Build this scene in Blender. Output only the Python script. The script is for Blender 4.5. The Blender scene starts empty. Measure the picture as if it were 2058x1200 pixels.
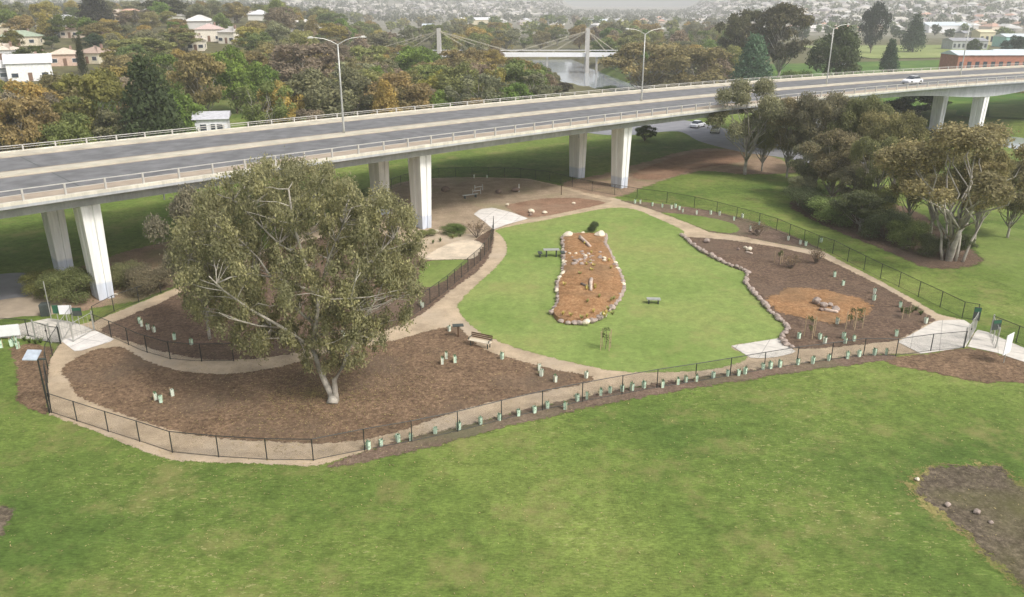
import bpy, math, random
import numpy as np
from mathutils import Vector, Matrix
from mathutils.geometry import tessellate_polygon
C = bpy.context.scene.collection
SC = bpy.context.scene
R = math.radians

# ---------------------------------------------------------------- camera, sky, sun
W0, H0 = 2058.0, 1200.0
FPX, PITCH, CH = 1600.0, R(20.3), 24.0
cam = bpy.data.objects.new('camera', bpy.data.cameras.new('camera'))
C.objects.link(cam)
cam.location = (0, 0, CH)
cam.rotation_euler = (math.pi / 2 - PITCH, 0, 0)
cam.data.sensor_width = 36.0
cam.data.lens = 36.0 * FPX / W0
cam.data.clip_start = 0.5
cam.data.clip_end = 30000
SC.camera = cam

SUN_EL, SUN_AZ = R(48), R(128)       # azimuth clockwise from +Y (north)
wd = bpy.data.worlds.new('World'); SC.world = wd; wd.use_nodes = True
nt = wd.node_tree
sky = nt.nodes.new('ShaderNodeTexSky'); sky.sky_type = 'NISHITA'; sky.sun_disc = False
sky.sun_elevation = SUN_EL; sky.sun_rotation = SUN_AZ
sky.air_density = 1.0; sky.dust_density = 4.0; sky.ozone_density = 0.6
hs = nt.nodes.new('ShaderNodeHueSaturation'); hs.inputs['Saturation'].default_value = 0.35
bg = nt.nodes['Background']; bg.inputs['Strength'].default_value = 0.135
nt.links.new(sky.outputs[0], hs.inputs['Color']); nt.links.new(hs.outputs[0], bg.inputs['Color'])
sl = bpy.data.lights.new('sun', 'SUN'); sl.energy = 1.9; sl.angle = R(10); sl.color = (1.0, 0.95, 0.87)
so = bpy.data.objects.new('sun', sl); C.objects.link(so)
sd = Vector((math.sin(SUN_AZ) * math.cos(SUN_EL), math.cos(SUN_AZ) * math.cos(SUN_EL), math.sin(SUN_EL)))
so.rotation_euler = sd.to_track_quat('Z', 'Y').to_euler()
so.location = (30, -30, 80)
SC.view_settings.view_transform = 'Standard'
SC.view_settings.look = 'None'
SC.view_settings.gamma = 1.0
SC.view_settings.use_curve_mapping = False
SC.view_settings.exposure = 0.57
SC.cycles.max_bounces = 5
SC.cycles.diffuse_bounces = 3
SC.cycles.transparent_max_bounces = 12
SC.cycles.volume_bounces = 1
SC.cycles.use_denoising = True

# ---------------------------------------------------------------- numbers
CP, SP = math.cos(PITCH), math.sin(PITCH)
def ray(x, y):
    a, b = (x - W0 / 2) / FPX, -(y - H0 / 2) / FPX
    return (a, CP + b * SP, -SP + b * CP)
def at(x, y, z=0.0):                       # a measured point of the photo brought onto the level z
    d = ray(x, y); t = (z - CH) / d[2]
    return (d[0] * t, d[1] * t)
def atY(x, y, Y):                          # the point of that sight line at distance Y
    d = ray(x, y); t = Y / d[1]
    return (d[0] * t, Y, CH + d[2] * t)
def px2m(n, Y):
    return n * (Y * CP + 6) / FPX
def sst(a, b, v):
    t = np.clip((np.asarray(v, float) - a) / (b - a), 0, 1); return t * t * (3 - 2 * t)
RIV = np.array([(18, 420), (24, 340), (30, 285), (52, 232), (80, 185), (106, 150), (150, 118), (260, 60), (400, 30)], float)
def rivd(x, y):
    x = np.asarray(x, float); y = np.asarray(y, float)
    best = np.full(np.broadcast(x, y).shape, 1e9)
    for i in range(len(RIV) - 1):
        ax, ay = RIV[i]; bx, by = RIV[i + 1]
        t = np.clip(((x - ax) * (bx - ax) + (y - ay) * (by - ay)) / ((bx - ax) ** 2 + (by - ay) ** 2), 0, 1)
        best = np.minimum(best, np.hypot(x - ax - t * (bx - ax), y - ay - t * (by - ay)))
    return best
def hz(x, y):                              # height of the ground
    x = np.asarray(x, float); y = np.asarray(y, float)
    d = np.hypot(x, y); az = np.degrees(np.arctan2(x, np.maximum(y, 1e-3)))
    h = 16.0 * sst(125, 500, d) * (1 - sst(-17, -8, az)) * (y > 0)
    gap = sst(1.0, 4.5, az) * (1 - sst(11.5, 14.5, az))          # the low saddle between the hills
    far = 150 * sst(1300, 4200, d) + 4 * np.sin(x / 310 + 1) * sst(1300, 2500, d)
    h = h + far * (1 - 0.93 * gap) * (y > 0)
    h = h + 45 * sst(800, 2200, d) * sst(13, 20, az) * (y > 0)
    h = h - 4.2 * (1 - sst(9, 17, rivd(x, y)))
    return h
def hf(x, y): return float(hz(x, y))

# ---------------------------------------------------------------- node materials
def new_mat(name):
    m = bpy.data.materials.new(name); m.use_nodes = True
    return m, m.node_tree, m.node_tree.nodes['Principled BSDF']
def noise(t, scale, detail=4, vec=None, rough=.55, stretch=None):
    n = t.nodes.new('ShaderNodeTexNoise'); n.inputs['Scale'].default_value = scale
    n.inputs['Detail'].default_value = detail; n.inputs['Roughness'].default_value = rough
    g = t.nodes.new('ShaderNodeTexCoord')
    if stretch:
        mp = t.nodes.new('ShaderNodeMapping'); mp.inputs['Scale'].default_value = stretch[:3]
        if len(stretch) > 3: mp.inputs['Rotation'].default_value = (0, 0, stretch[3])
        t.links.new(g.outputs['Object'], mp.inputs[0]); t.links.new(mp.outputs[0], n.inputs['Vector'])
    else: t.links.new(g.outputs['Object'], n.inputs['Vector'])
    return n.outputs[0]
def ramp(t, src, stops, interp='LINEAR'):
    r = t.nodes.new('ShaderNodeValToRGB'); r.color_ramp.interpolation = interp
    e = r.color_ramp.elements
    while len(e) < len(stops): e.new(.5)
    for i, (p, c) in enumerate(stops):
        e[i].position = p; e[i].color = (c[0], c[1], c[2], 1) if not isinstance(c, (int, float)) else (c, c, c, 1)
    t.links.new(src, r.inputs[0]); return r.outputs[0]
def mixc(t, a, b, fac, mode='MIX'):
    m = t.nodes.new('ShaderNodeMix'); m.data_type = 'RGBA'; m.blend_type = mode
    for sock, v in ((m.inputs[0], fac), (m.inputs[6], a), (m.inputs[7], b)):
        if isinstance(v, bpy.types.NodeSocket): t.links.new(v, sock)
        elif isinstance(v, (int, float)): sock.default_value = v
        else: sock.default_value = (v[0], v[1], v[2], 1)
    return m.outputs[2]
def bump(t, p, src, strength=.5, dist=.05):
    b = t.nodes.new('ShaderNodeBump'); b.inputs['Strength'].default_value = strength
    b.inputs['Distance'].default_value = dist
    t.links.new(src, b.inputs['Height']); t.links.new(b.outputs[0], p.inputs['Normal'])
def plain(name, c, rough=.7, var=.18, scale=3.0, metal=0.0, bmp=0.0):
    m, t, p = new_mat(name)
    n = noise(t, scale, 5)
    lo = [v * (1 - var) for v in c]; hi = [min(1, v * (1 + var)) for v in c]
    t.links.new(ramp(t, n, [(.3, lo), (.7, hi)]), p.inputs['Base Color'])
    p.inputs['Roughness'].default_value = rough; p.inputs['Metallic'].default_value = metal
    if bmp: bump(t, p, noise(t, scale * 4, 4), bmp, .02)
    return m
def feather(t, p):
    at_ = t.nodes.new('ShaderNodeAttribute'); at_.attribute_name = 'fade'
    n = noise(t, 2.2, 5, rough=.8); mr = t.nodes.new('ShaderNodeMapRange'); mr.inputs[1].default_value = .36; mr.inputs[2].default_value = .64
    mr.inputs[3].default_value = .04; mr.inputs[4].default_value = .97; t.links.new(n, mr.inputs[0])
    g = t.nodes.new('ShaderNodeMath'); g.operation = 'GREATER_THAN'; t.links.new(at_.outputs['Fac'], g.inputs[0]); t.links.new(mr.outputs[0], g.inputs[1])
    tr = t.nodes.new('ShaderNodeBsdfTransparent'); ms = t.nodes.new('ShaderNodeMixShader'); t.links.new(g.outputs[0], ms.inputs[0])
    t.links.new(p.outputs[0], ms.inputs[1]); t.links.new(tr.outputs[0], ms.inputs[2]); t.links.new(ms.outputs[0], t.nodes['Material Output'].inputs[0])
def grass_mat(name, deep, mid, light, dry, dry_at=.62, patch=.06, fleck=True):
    k_ = .8 if fleck else .5
    m, t, p = new_mat(name)
    a = ramp(t, noise(t, patch, 5, rough=.6), [(.36, deep), (.5, mid), (.66, light)])
    b = ramp(t, noise(t, 1.0, 8, rough=.82), [(.36, 1 - .4 * k_), (.5, 1.0), (.65, 1 + .42 * k_)])
    c = mixc(t, a, b, 1.0, 'MULTIPLY')
    s = ramp(t, noise(t, 5.5, 4, rough=.8, stretch=(.5, 1.6, 1, .5)), [(.36, 1 - .36 * k_), (.64, 1 + .38 * k_)])
    c = mixc(t, c, s, .9, 'MULTIPLY')
    f = ramp(t, noise(t, .23, 6, rough=.75), [(dry_at - .04, 0.0), (dry_at + .14, .75)])
    c = mixc(t, c, dry, f)
    if fleck:
        k = ramp(t, noise(t, 1.7, 3, rough=.9, stretch=(1, 2.2, 1, .25)), [(.59, 0.0), (.63, .8)])
        kk = ramp(t, noise(t, .09, 3), [(.47, 0.0), (.6, 1.0)])
        c = mixc(t, c, (.34, .33, .14), mixc(t, k, kk, 1.0, 'MULTIPLY'))
    t.links.new(c, p.inputs['Base Color']); p.inputs['Roughness'].default_value = .9
    p.inputs['Specular IOR Level'].default_value = .15
    bump(t, p, noise(t, 9, 5, rough=.8), .7, .06)
    if not fleck: feather(t, p)
    return m
def chips_mat(name, lo, mid, hi, patchc=None, pf=.5, scale=7.0):
    m, t, p = new_mat(name)
    c = ramp(t, noise(t, scale, 7, rough=.9), [(.37, lo), (.5, mid), (.63, hi)])
    c = mixc(t, c, ramp(t, noise(t, .5, 5, rough=.7), [(.35, .75), (.65, 1.2)]), .9, 'MULTIPLY')
    if patchc is not None:
        c = mixc(t, c, patchc, ramp(t, noise(t, .16, 5), [(pf, 0.0), (pf + .2, .7)]))
    t.links.new(c, p.inputs['Base Color']); p.inputs['Roughness'].default_value = .95
    p.inputs['Specular IOR Level'].default_value = .1
    bump(t, p, noise(t, scale * 1.3, 5, rough=.8), .8, .07)
    feather(t, p)
    return m
def leaf_mat(name):
    m, t, p = new_mat(name)
    oi = t.nodes.new('ShaderNodeObjectInfo'); at_ = t.nodes.new('ShaderNodeAttribute'); at_.attribute_name = 'v'
    c = mixc(t, oi.outputs['Color'], ramp(t, at_.outputs['Fac'], [(0, (.68, .7, .66)), (.5, (1.18, 1.18, 1.15)), (1, (1.9, 1.82, 1.6))]), 1.0, 'MULTIPLY')
    t.links.new(c, p.inputs['Base Color']); p.inputs['Roughness'].default_value = .75
    p.inputs['Specular IOR Level'].default_value = .2
    tr = t.nodes.new('ShaderNodeBsdfTranslucent'); t.links.new(c, tr.inputs[0])
    mx = t.nodes.new('ShaderNodeMixShader'); mx.inputs[0].default_value = .38
    t.links.new(p.outputs[0], mx.inputs[1]); t.links.new(tr.outputs[0], mx.inputs[2])
    t.links.new(mx.outputs[0], t.nodes['Material Output'].inputs[0])
    return m
def tint_mat(name, rough=.8):
    m, t, p = new_mat(name)
    oi = t.nodes.new('ShaderNodeObjectInfo')
    c = mixc(t, oi.outputs['Color'], ramp(t, noise(t, 2.0, 5), [(.3, .8), (.7, 1.12)]), 1.0, 'MULTIPLY')
    t.links.new(c, p.inputs['Base Color']); p.inputs['Roughness'].default_value = rough
    return m
def mesh_wire_mat():
    m, t, p = new_mat('black_chain_link')
    p.inputs['Base Color'].default_value = (.02, .022, .022, 1); p.inputs['Roughness'].default_value = .5
    g = t.nodes.new('ShaderNodeTexCoord'); s = t.nodes.new('ShaderNodeSeparateXYZ'); t.links.new(g.outputs['UV'], s.inputs[0])
    outs = []
    for sg in (1, -1):
        a = t.nodes.new('ShaderNodeMath'); a.operation = 'MULTIPLY'; a.inputs[1].default_value = sg; t.links.new(s.outputs[1], a.inputs[0])
        b = t.nodes.new('ShaderNodeMath'); b.operation = 'ADD'; t.links.new(s.outputs[0], b.inputs[0]); t.links.new(a.outputs[0], b.inputs[1])
        c = t.nodes.new('ShaderNodeMath'); c.operation = 'DIVIDE'; c.inputs[1].default_value = .075; t.links.new(b.outputs[0], c.inputs[0])
        d = t.nodes.new('ShaderNodeMath'); d.operation = 'FRACT'; t.links.new(c.outputs[0], d.inputs[0])
        e = t.nodes.new('ShaderNodeMath'); e.operation = 'LESS_THAN'; e.inputs[1].default_value = .085; t.links.new(d.outputs[0], e.inputs[0])
        outs.append(e.outputs[0])
    mx = t.nodes.new('ShaderNodeMath'); mx.operation = 'MAXIMUM'; t.links.new(outs[0], mx.inputs[0]); t.links.new(outs[1], mx.inputs[1])
    tr = t.nodes.new('ShaderNodeBsdfTransparent'); ms = t.nodes.new('ShaderNodeMixShader')
    t.links.new(mx.outputs[0], ms.inputs[0]); t.links.new(tr.outputs[0], ms.inputs[1]); t.links.new(p.outputs[0], ms.inputs[2])
    t.links.new(ms.outputs[0], t.nodes['Material Output'].inputs[0])
    return m

M = {}
M['ground'] = grass_mat('parkland_grass', (.082, .132, .028), (.13, .182, .04), (.192, .238, .06), (.24, .22, .085), .55, .045)
M['lawn'] = grass_mat('mown_lawn', (.168, .238, .06), (.21, .275, .078), (.25, .275, .09), (.27, .26, .1), .57, .07, False)
M['verge'] = grass_mat('verge_grass', (.12, .175, .035), (.16, .215, .055), (.2, .24, .07), (.2, .2, .08), .58, .1, False)
M['riverside_grass'] = grass_mat('bank_grass', (.05, .11, .02), (.075, .15, .025), (.12, .19, .035), (.15, .14, .06), .56, .06, False)  # deeper green grass, used for the riverside park
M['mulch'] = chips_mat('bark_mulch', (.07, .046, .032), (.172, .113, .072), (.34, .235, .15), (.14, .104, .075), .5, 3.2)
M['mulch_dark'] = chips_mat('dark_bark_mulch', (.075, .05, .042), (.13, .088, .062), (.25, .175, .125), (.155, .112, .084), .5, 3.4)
M['mulch_orange'] = chips_mat('fresh_orange_mulch', (.2, .1, .045), (.3, .165, .08), (.45, .28, .15), (.2, .14, .085), .47, 3)
M['mulch_strip'] = chips_mat('mulch_strip', (.09, .058, .045), (.17, .12, .09), (.28, .2, .15), (.14, .14, .08), .45, 3.5)
M['path'] = chips_mat('granite_sand_path', (.4, .31, .21), (.47, .37, .26), (.54, .43, .31), (.50, .42, .33), .5, 12)
M['sand'] = chips_mat('pale_sand', (.55, .46, .34), (.62, .52, .4), (.68, .58, .45), None, .5, 10)
M['dirt'] = chips_mat('bare_dirt', (.22, .15, .105), (.31, .22, .155), (.40, .3, .21), (.2, .2, .09), .5, 5)
M['dirt_pink'] = chips_mat('dusty_yard', (.27, .2, .14), (.36, .28, .2), (.45, .36, .26), (.27, .26, .14), .52, 5)
M['red_dirt'] = chips_mat('reddish_mulch', (.17, .1, .065), (.27, .165, .11), (.35, .22, .15), (.33, .24, .17), .5, 5)
M['soil'] = chips_mat('bare_soil', (.05, .04, .03), (.115, .092, .066), (.22, .18, .13), (.12, .12, .045), .5, 2.5)
M['dry_edge'] = chips_mat('dry_grass_edge', (.16, .15, .05), (.24, .21, .08), (.33, .28, .12), (.13, .16, .04), .47, 3)
def jointed(name, c, rz):
    m, t, p = new_mat(name)
    g = t.nodes.new('ShaderNodeTexCoord'); mp = t.nodes.new('ShaderNodeMapping'); mp.inputs['Rotation'].default_value = (0, 0, rz); t.links.new(g.outputs['Object'], mp.inputs[0])
    b = t.nodes.new('ShaderNodeTexBrick'); b.offset = 0; b.inputs['Scale'].default_value = 1; b.inputs['Mortar Size'].default_value = .03; b.inputs['Brick Width'].default_value = 1.9; b.inputs['Row Height'].default_value = 1.9
    b.inputs['Color1'].default_value = (*c, 1); b.inputs['Color2'].default_value = (*[v * .93 for v in c], 1); b.inputs['Mortar'].default_value = (*[v * .6 for v in c], 1); t.links.new(mp.outputs[0], b.inputs['Vector'])
    k = ramp(t, noise(t, 1.0, 7, rough=.75), [(.36, .8), (.6, 1.05)])
    t.links.new(mixc(t, b.outputs['Color'], k, .9, 'MULTIPLY'), p.inputs['Base Color']); p.inputs['Roughness'].default_value = .87; return m
M['conc'] = jointed('pale_concrete', (.62, .58, .52), .5)
M['conc_white'] = jointed('new_white_concrete', (.74, .7, .66), .3)
def stained(name, c, dark=.62):
    m, t, p = new_mat(name)
    a = ramp(t, noise(t, .5, 6, rough=.7), [(.3, [v * .84 for v in c]), (.7, [v * 1.1 for v in c])])
    k = ramp(t, noise(t, 1.1, 5, rough=.75, stretch=(1, 1, .12)), [(.42, dark), (.56, 1.0)])
    t.links.new(mixc(t, a, k, .45, 'MULTIPLY'), p.inputs['Base Color']); p.inputs['Roughness'].default_value = .88
    return m
M['bridge_conc'] = stained('bridge_concrete', (.43, .44, .45))
M['kerb'] = stained('kerb_concrete', (.66, .62, .52), .6)
M['asphalt'] = plain('asphalt', (.15, .149, .152), .8, .28, .7)
M['shoulder'] = plain('road_shoulder', (.3, .25, .2), .85, .15, 1.5)
M['median'] = plain('median_concrete', (.47, .43, .345), .85, .2, .6)
M['footway'] = plain('footway_paving', (.37, .3, .23), .85, .15, 1.0)
M['carpark'] = plain('carpark_asphalt', (.23, .23, .25), .85, .15, .5)
M['rail'] = plain('galvanised_rail', (.52, .50, .47), .5, .08, 3, .2)
M['steel'] = plain('galvanised_steel', (.45, .45, .42), .45, .1, 3, .4)
M['black'] = plain('black_powder_coat', (.02, .023, .022), .5, .1, 4)
M['chain'] = mesh_wire_mat()
M['leaf'] = leaf_mat('leaves')
M['tint'] = tint_mat('painted')
M['bark_pale'] = plain('pale_gum_bark', (.36, .33, .285), .85, .42, 1.6, 0, .4)
M['bark_grey'] = plain('mottled_grey_bark', (.34, .31, .265), .9, .5, 2.2, 0, .6)
M['bark'] = plain('brown_bark', (.17, .13, .10), .9, .3, 2.5, 0, .5)
M['rock'] = plain('sandstone_rock', (.36, .29, .25), .9, .28, 2.0, 0, .6)
M['rock_pale'] = plain('pale_sandstone', (.68, .60, .47), .9, .15, 2.0, 0, .4)
M['rock_dark'] = plain('brown_rock', (.22, .16, .13), .9, .28, 3.0, 0, .6)
M['timber'] = plain('timber_stake', (.42, .32, .2), .85, .2, 5)
M['log'] = plain('weathered_log', (.5, .4, .33), .85, .3, 3)
M['slat'] = plain('dark_timber_slats', (.10, .055, .03), .6, .25, 5)
M['sleeve'] = plain('pale_green_plastic', (.6, .76, .6), .5, .12, 3)
M['sleeve_white'] = plain('white_plastic_sleeve', (.7, .76, .64), .5, .1, 3)
M['plant'] = plain('seedling_leaves', (.04, .13, .05), .8, .3, 6)
M['white'] = plain('white_paint', (.82, .82, .84), .5, .04, 2)
M['sign_green'] = plain('green_sign_face', (.02, .1, .055), .5, .1, 2)
M['bin'] = plain('dark_bin_plastic', (.05, .06, .055), .6, .2, 3)
M['panel'] = plain('solar_glass', (.42, .47, .53), .25, .15, 4)
M['glass'] = plain('window_glass', (.05, .06, .08), .15, .2, 1)
M['tyre'] = plain('tyre_rubber', (.02, .02, .02), .8, .1, 4)
M['carwhite'] = plain('white_car_paint', (.8, .8, .82), .25, .03, 1)
M['redbrick'] = plain('red_brick_wall', (.42, .17, .12), .85, .2, 1.0)
M['metalroof'] = plain('pale_metal_roof', (.6, .66, .7), .4, .08, .6)
M['roofgrey'] = plain('grey_roof', (.3, .3, .32), .7, .15, 1)
M['lens'] = plain('lamp_lens', (.7, .7, .68), .3, .05, 3)
def water_mat():
    m, t, p = new_mat('river_water')
    p.inputs['Base Color'].default_value = (.34, .37, .4, 1); p.inputs['Roughness'].default_value = .08
    p.inputs['IOR'].default_value = 1.33
    bump(t, p, noise(t, .8, 3, stretch=(1, .4, 1, .3)), .15, .1)
    return m
M['water'] = water_mat()

# ---------------------------------------------------------------- builders
def tag(o, label=None, cat=None, group=None, kind=None):
    if label: o['label'] = label
    if cat: o['category'] = cat
    if group: o['group'] = group
    if kind: o['kind'] = kind
    return o
def empty(name, loc, rz=0, label=None, cat=None, group=None):
    o = bpy.data.objects.new(name, None); C.objects.link(o); o.location = loc; o.rotation_euler = (0, 0, rz)
    o.empty_display_size = .3
    return tag(o, label, cat, group)
def link(name, me, parent=None, col=None):
    o = bpy.data.objects.new(name, me); C.objects.link(o)
    if parent is not None: o.parent = parent
    if col is not None: o.color = (*col[:3], 1)
    return o
class MB:
    def __init__(s): s.v = []; s.f = []; s.m = []; s.mi = 0
    def add(s, v, f):
        b = len(s.v); s.v += [tuple(p) for p in v]; s.f += [tuple(i + b for i in q) for q in f]; s.m += [s.mi] * len(f); return s
    def box(s, c, d, rz=0, taper=1.0):
        cx, cy, cz = c; x, y, z = d[0] / 2, d[1] / 2, d[2] / 2; co, si = math.cos(rz), math.sin(rz); v = []
        for k, (zz, q) in enumerate(((-z, 1), (z, taper))):
            for a, b in ((-x, -y), (x, -y), (x, y), (-x, y)):
                a *= q; b *= q; v.append((cx + a * co - b * si, cy + a * si + b * co, cz + zz))
        return s.add(v, [(3, 2, 1, 0), (4, 5, 6, 7), (0, 1, 5, 4), (1, 2, 6, 5), (2, 3, 7, 6), (3, 0, 4, 7)])
    def tube(s, pts, rad, n=6, cap=True):
        pts = [Vector(p) for p in pts]
        if isinstance(rad, (int, float)): rad = [rad] * len(pts)
        v = []; f = []
        for i, p in enumerate(pts):
            d = (pts[min(i + 1, len(pts) - 1)] - pts[max(i - 1, 0)]).normalized()
            a = d.cross(Vector((0, 0, 1)) if abs(d.z) < .9 else Vector((1, 0, 0))).normalized(); b = d.cross(a)
            for k in range(n):
                t = 2 * math.pi * k / n; v.append(p + (a * math.cos(t) + b * math.sin(t)) * rad[i])
        for i in range(len(pts) - 1):
            for k in range(n): f.append((i * n + k, i * n + (k + 1) % n, (i + 1) * n + (k + 1) % n, (i + 1) * n + k))
        if cap: f += [tuple(range(n))[::-1], tuple(range((len(pts) - 1) * n, len(pts) * n))]
        return s.add(v, f)
    def prism(s, poly, z0, z1):
        n = len(poly); v = [(x, y, z0) for x, y in poly] + [(x, y, z1) for x, y in poly]
        tri = tessellate_polygon([[Vector((x, y, 0)) for x, y in poly]])
        f = [tuple(t) for t in tri] + [tuple(i + n for i in t) for t in tri] + [(i, (i + 1) % n, (i + 1) % n + n, i + n) for i in range(n)]
        return s.add(v, f)
    def mesh(s, name, mats, smooth=False):
        me = bpy.data.meshes.new(name); me.from_pydata(s.v, [], s.f)
        for m in (mats if isinstance(mats, (list, tuple)) else [mats]): me.materials.append(m)
        me.polygons.foreach_set('material_index', s.m)
        if smooth: me.polygons.foreach_set('use_smooth', [True] * len(s.f))
        me.update(); return me
    def build(s, name, mats, parent=None, smooth=False, col=None):
        return link(name, s.mesh(name, mats, smooth), parent, col)
rng = random.Random(7)
def smooth_poly(pts, closed=True, step=.7):
    n = len(pts); out = []
    P = [np.array(p, float) for p in pts]
    for i in (range(n) if closed else range(n - 1)):
        if closed: p0, p1, p2, p3 = P[i - 1], P[i], P[(i + 1) % n], P[(i + 2) % n]
        else: p0, p1, p2, p3 = P[max(i - 1, 0)], P[i], P[i + 1], P[min(i + 2, n - 1)]
        k = max(1, int(np.linalg.norm(p2 - p1) / step))
        for j in range(k):
            t = j / k
            out.append(.5 * ((2 * p1) + (-p0 + p2) * t + (2 * p0 - 5 * p1 + 4 * p2 - p3) * t * t + (-p0 + 3 * p1 - 3 * p2 + p3) * t ** 3))
    if not closed: out.append(P[-1])
    return [tuple(p) for p in out]
def sheet(name, pxs, z, mat, label=None, cat=None, kind='structure', smooth=True, jit=.05, world=False, step=.7, fw=None):
    pts = list(pxs) if world else [at(x, y) for x, y in pxs]
    pts = smooth_poly(pts, step=step) if smooth else along(pts, step)
    if jit: pts = [(x + rng.uniform(-jit, jit), y + rng.uniform(-jit, jit)) for x, y in pts]
    if fw is None: fw = 0 if jit == 0 else .18 + jit * 3.2
    n = len(pts); area = sum(pts[i][0] * pts[(i + 1) % n][1] - pts[(i + 1) % n][0] * pts[i][1] for i in range(n)) / 2
    if area < 0: pts = pts[::-1]
    def tris(pl, off):
        out = []
        for a, b, c in tessellate_polygon([[Vector((x, y, 0)) for x, y in pl]]):
            (x0, y0), (x1, y1), (x2, y2) = pl[a], pl[b], pl[c]
            out.append((a + off, b + off, c + off) if (x1 - x0) * (y2 - y0) - (x2 - x0) * (y1 - y0) > 0 else (c + off, b + off, a + off))
        return out
    me = bpy.data.meshes.new(name)
    if fw:
        P = np.array(pts); T = np.roll(P, -2, 0) - np.roll(P, 2, 0); T /= np.linalg.norm(T, axis=1)[:, None] + 1e-9; N = np.stack([-T[:, 1], T[:, 0]], 1)
        outer = P - N * fw * .5; inner = P + N * fw * .5
        v = [(x, y, z) for x, y in outer] + [(x, y, z) for x, y in inner]
        f = [(i, (i + 1) % n, n + (i + 1) % n, n + i) for i in range(n)] + tris([tuple(q) for q in inner], n)
        me.from_pydata(v, [], f); a = me.attributes.new('fade', 'FLOAT', 'POINT'); a.data.foreach_set('value', [1.0] * n + [0.0] * n)
    else: me.from_pydata([(x, y, z) for x, y in pts], [], tris(pts, 0))
    me.materials.append(mat); o = link(name, me); tag(o, label, cat, None, kind); return o
def along(pts, step, closed=True):
    out = []; acc = 0; n = len(pts)
    for i in range(n if closed else n - 1):
        a = np.array(pts[i]); b = np.array(pts[(i + 1) % n]); L = np.linalg.norm(b - a)
        while acc <= L: out.append(tuple(a + (b - a) * acc / max(L, 1e-9))); acc += step
        acc -= L
    return out

# ---------------------------------------------------------------- ground
def terrain():
    def ax(lo, hi, near0, near1, st, g):
        a = list(np.arange(near0, near1 + st, st)); s = st
        while a[-1] < hi: s *= g; a.append(a[-1] + s)
        s = st
        while a[0] > lo: s *= g; a.insert(0, a[0] - s)
        return np.array(a)
    xs = ax(-4300, 4300, -140, 180, 4, 1.07); ys = ax(-300, 4500, -20, 340, 4, 1.05)
    X, Y = np.meshgrid(xs, ys); Z = hz(X, Y); nx, ny = len(xs), len(ys)
    co = np.stack([X.ravel(), Y.ravel(), Z.ravel()], 1)
    i = np.arange(nx * ny).reshape(ny, nx)
    q = np.stack([i[:-1, :-1], i[:-1, 1:], i[1:, 1:], i[1:, :-1]], -1).reshape(-1, 4)
    me = np_mesh('ground', co, q, M['ground']); me.polygons.foreach_set('use_smooth', [True] * len(q))
    tag(link('ground', me), kind='structure')
def np_mesh(name, co, quads, mat, v=None):
    me = bpy.data.meshes.new(name)
    me.vertices.add(len(co)); me.vertices.foreach_set('co', np.asarray(co, np.float32).ravel())
    k = quads.shape[1]
    me.loops.add(len(quads) * k); me.loops.foreach_set('vertex_index', quads.astype(np.int32).ravel())
    me.polygons.add(len(quads)); me.polygons.foreach_set('loop_start', np.arange(0, len(quads) * k, k, dtype=np.int32))
    me.materials.append(mat)
    if v is not None:
        a = me.attributes.new('v', 'FLOAT', 'FACE'); a.data.foreach_set('value', np.asarray(v, np.float32))
    me.update(calc_edges=True); me.validate(); return me
def zones():
    t = M['ground'].node_tree; p = t.nodes['Principled BSDF']; src = p.inputs['Base Color'].links[0].from_socket
    g = t.nodes.new('ShaderNodeTexCoord'); s = t.nodes.new('ShaderNodeSeparateXYZ'); t.links.new(g.outputs['Object'], s.inputs[0])
    n = noise(t, .02, 4)
    a = t.nodes.new('ShaderNodeMath'); a.operation = 'MULTIPLY_ADD'; a.inputs[1].default_value = 90; t.links.new(n, a.inputs[0]); t.links.new(s.outputs[1], a.inputs[2])
    m = t.nodes.new('ShaderNodeMapRange'); m.inputs[1].default_value = 235; m.inputs[2].default_value = 262; t.links.new(a.outputs[0], m.inputs[0])
    wood = ramp(t, noise(t, .12, 6, rough=.8), [(.35, (.07, .065, .035)), (.5, (.12, .11, .055)), (.65, (.16, .16, .07))])
    c = mixc(t, src, wood, m.outputs[0])
    m2 = t.nodes.new('ShaderNodeMapRange'); m2.inputs[1].default_value = 600; m2.inputs[2].default_value = 760; t.links.new(a.outputs[0], m2.inputs[0])
    town = ramp(t, noise(t, .03, 7, rough=.85), [(.38, (.1, .11, .06)), (.5, (.2, .185, .14)), (.62, (.34, .31, .27))])
    c = mixc(t, c, town, m2.outputs[0]); t.links.new(c, p.inputs['Base Color'])
zones()
terrain()
# water
def river():
    L = smooth_poly([tuple(p) for p in RIV], False, 8)
    n = len(L); v = []
    for i, (x, y) in enumerate(L):
        a = L[max(i - 1, 0)]; b = L[min(i + 1, n - 1)]; dx, dy = b[0] - a[0], b[1] - a[1]; l = math.hypot(dx, dy)
        v += [(x - dy / l * 15, y + dx / l * 15, -2.4), (x + dy / l * 15, y - dx / l * 15, -2.4)]
    me = bpy.data.meshes.new('river_water'); me.from_pydata(v, [], [(2 * i, 2 * i + 1, 2 * i + 3, 2 * i + 2) for i in range(n - 1)]); me.materials.append(M['water'])
    tag(link('river_water', me), kind='structure')
river()

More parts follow.
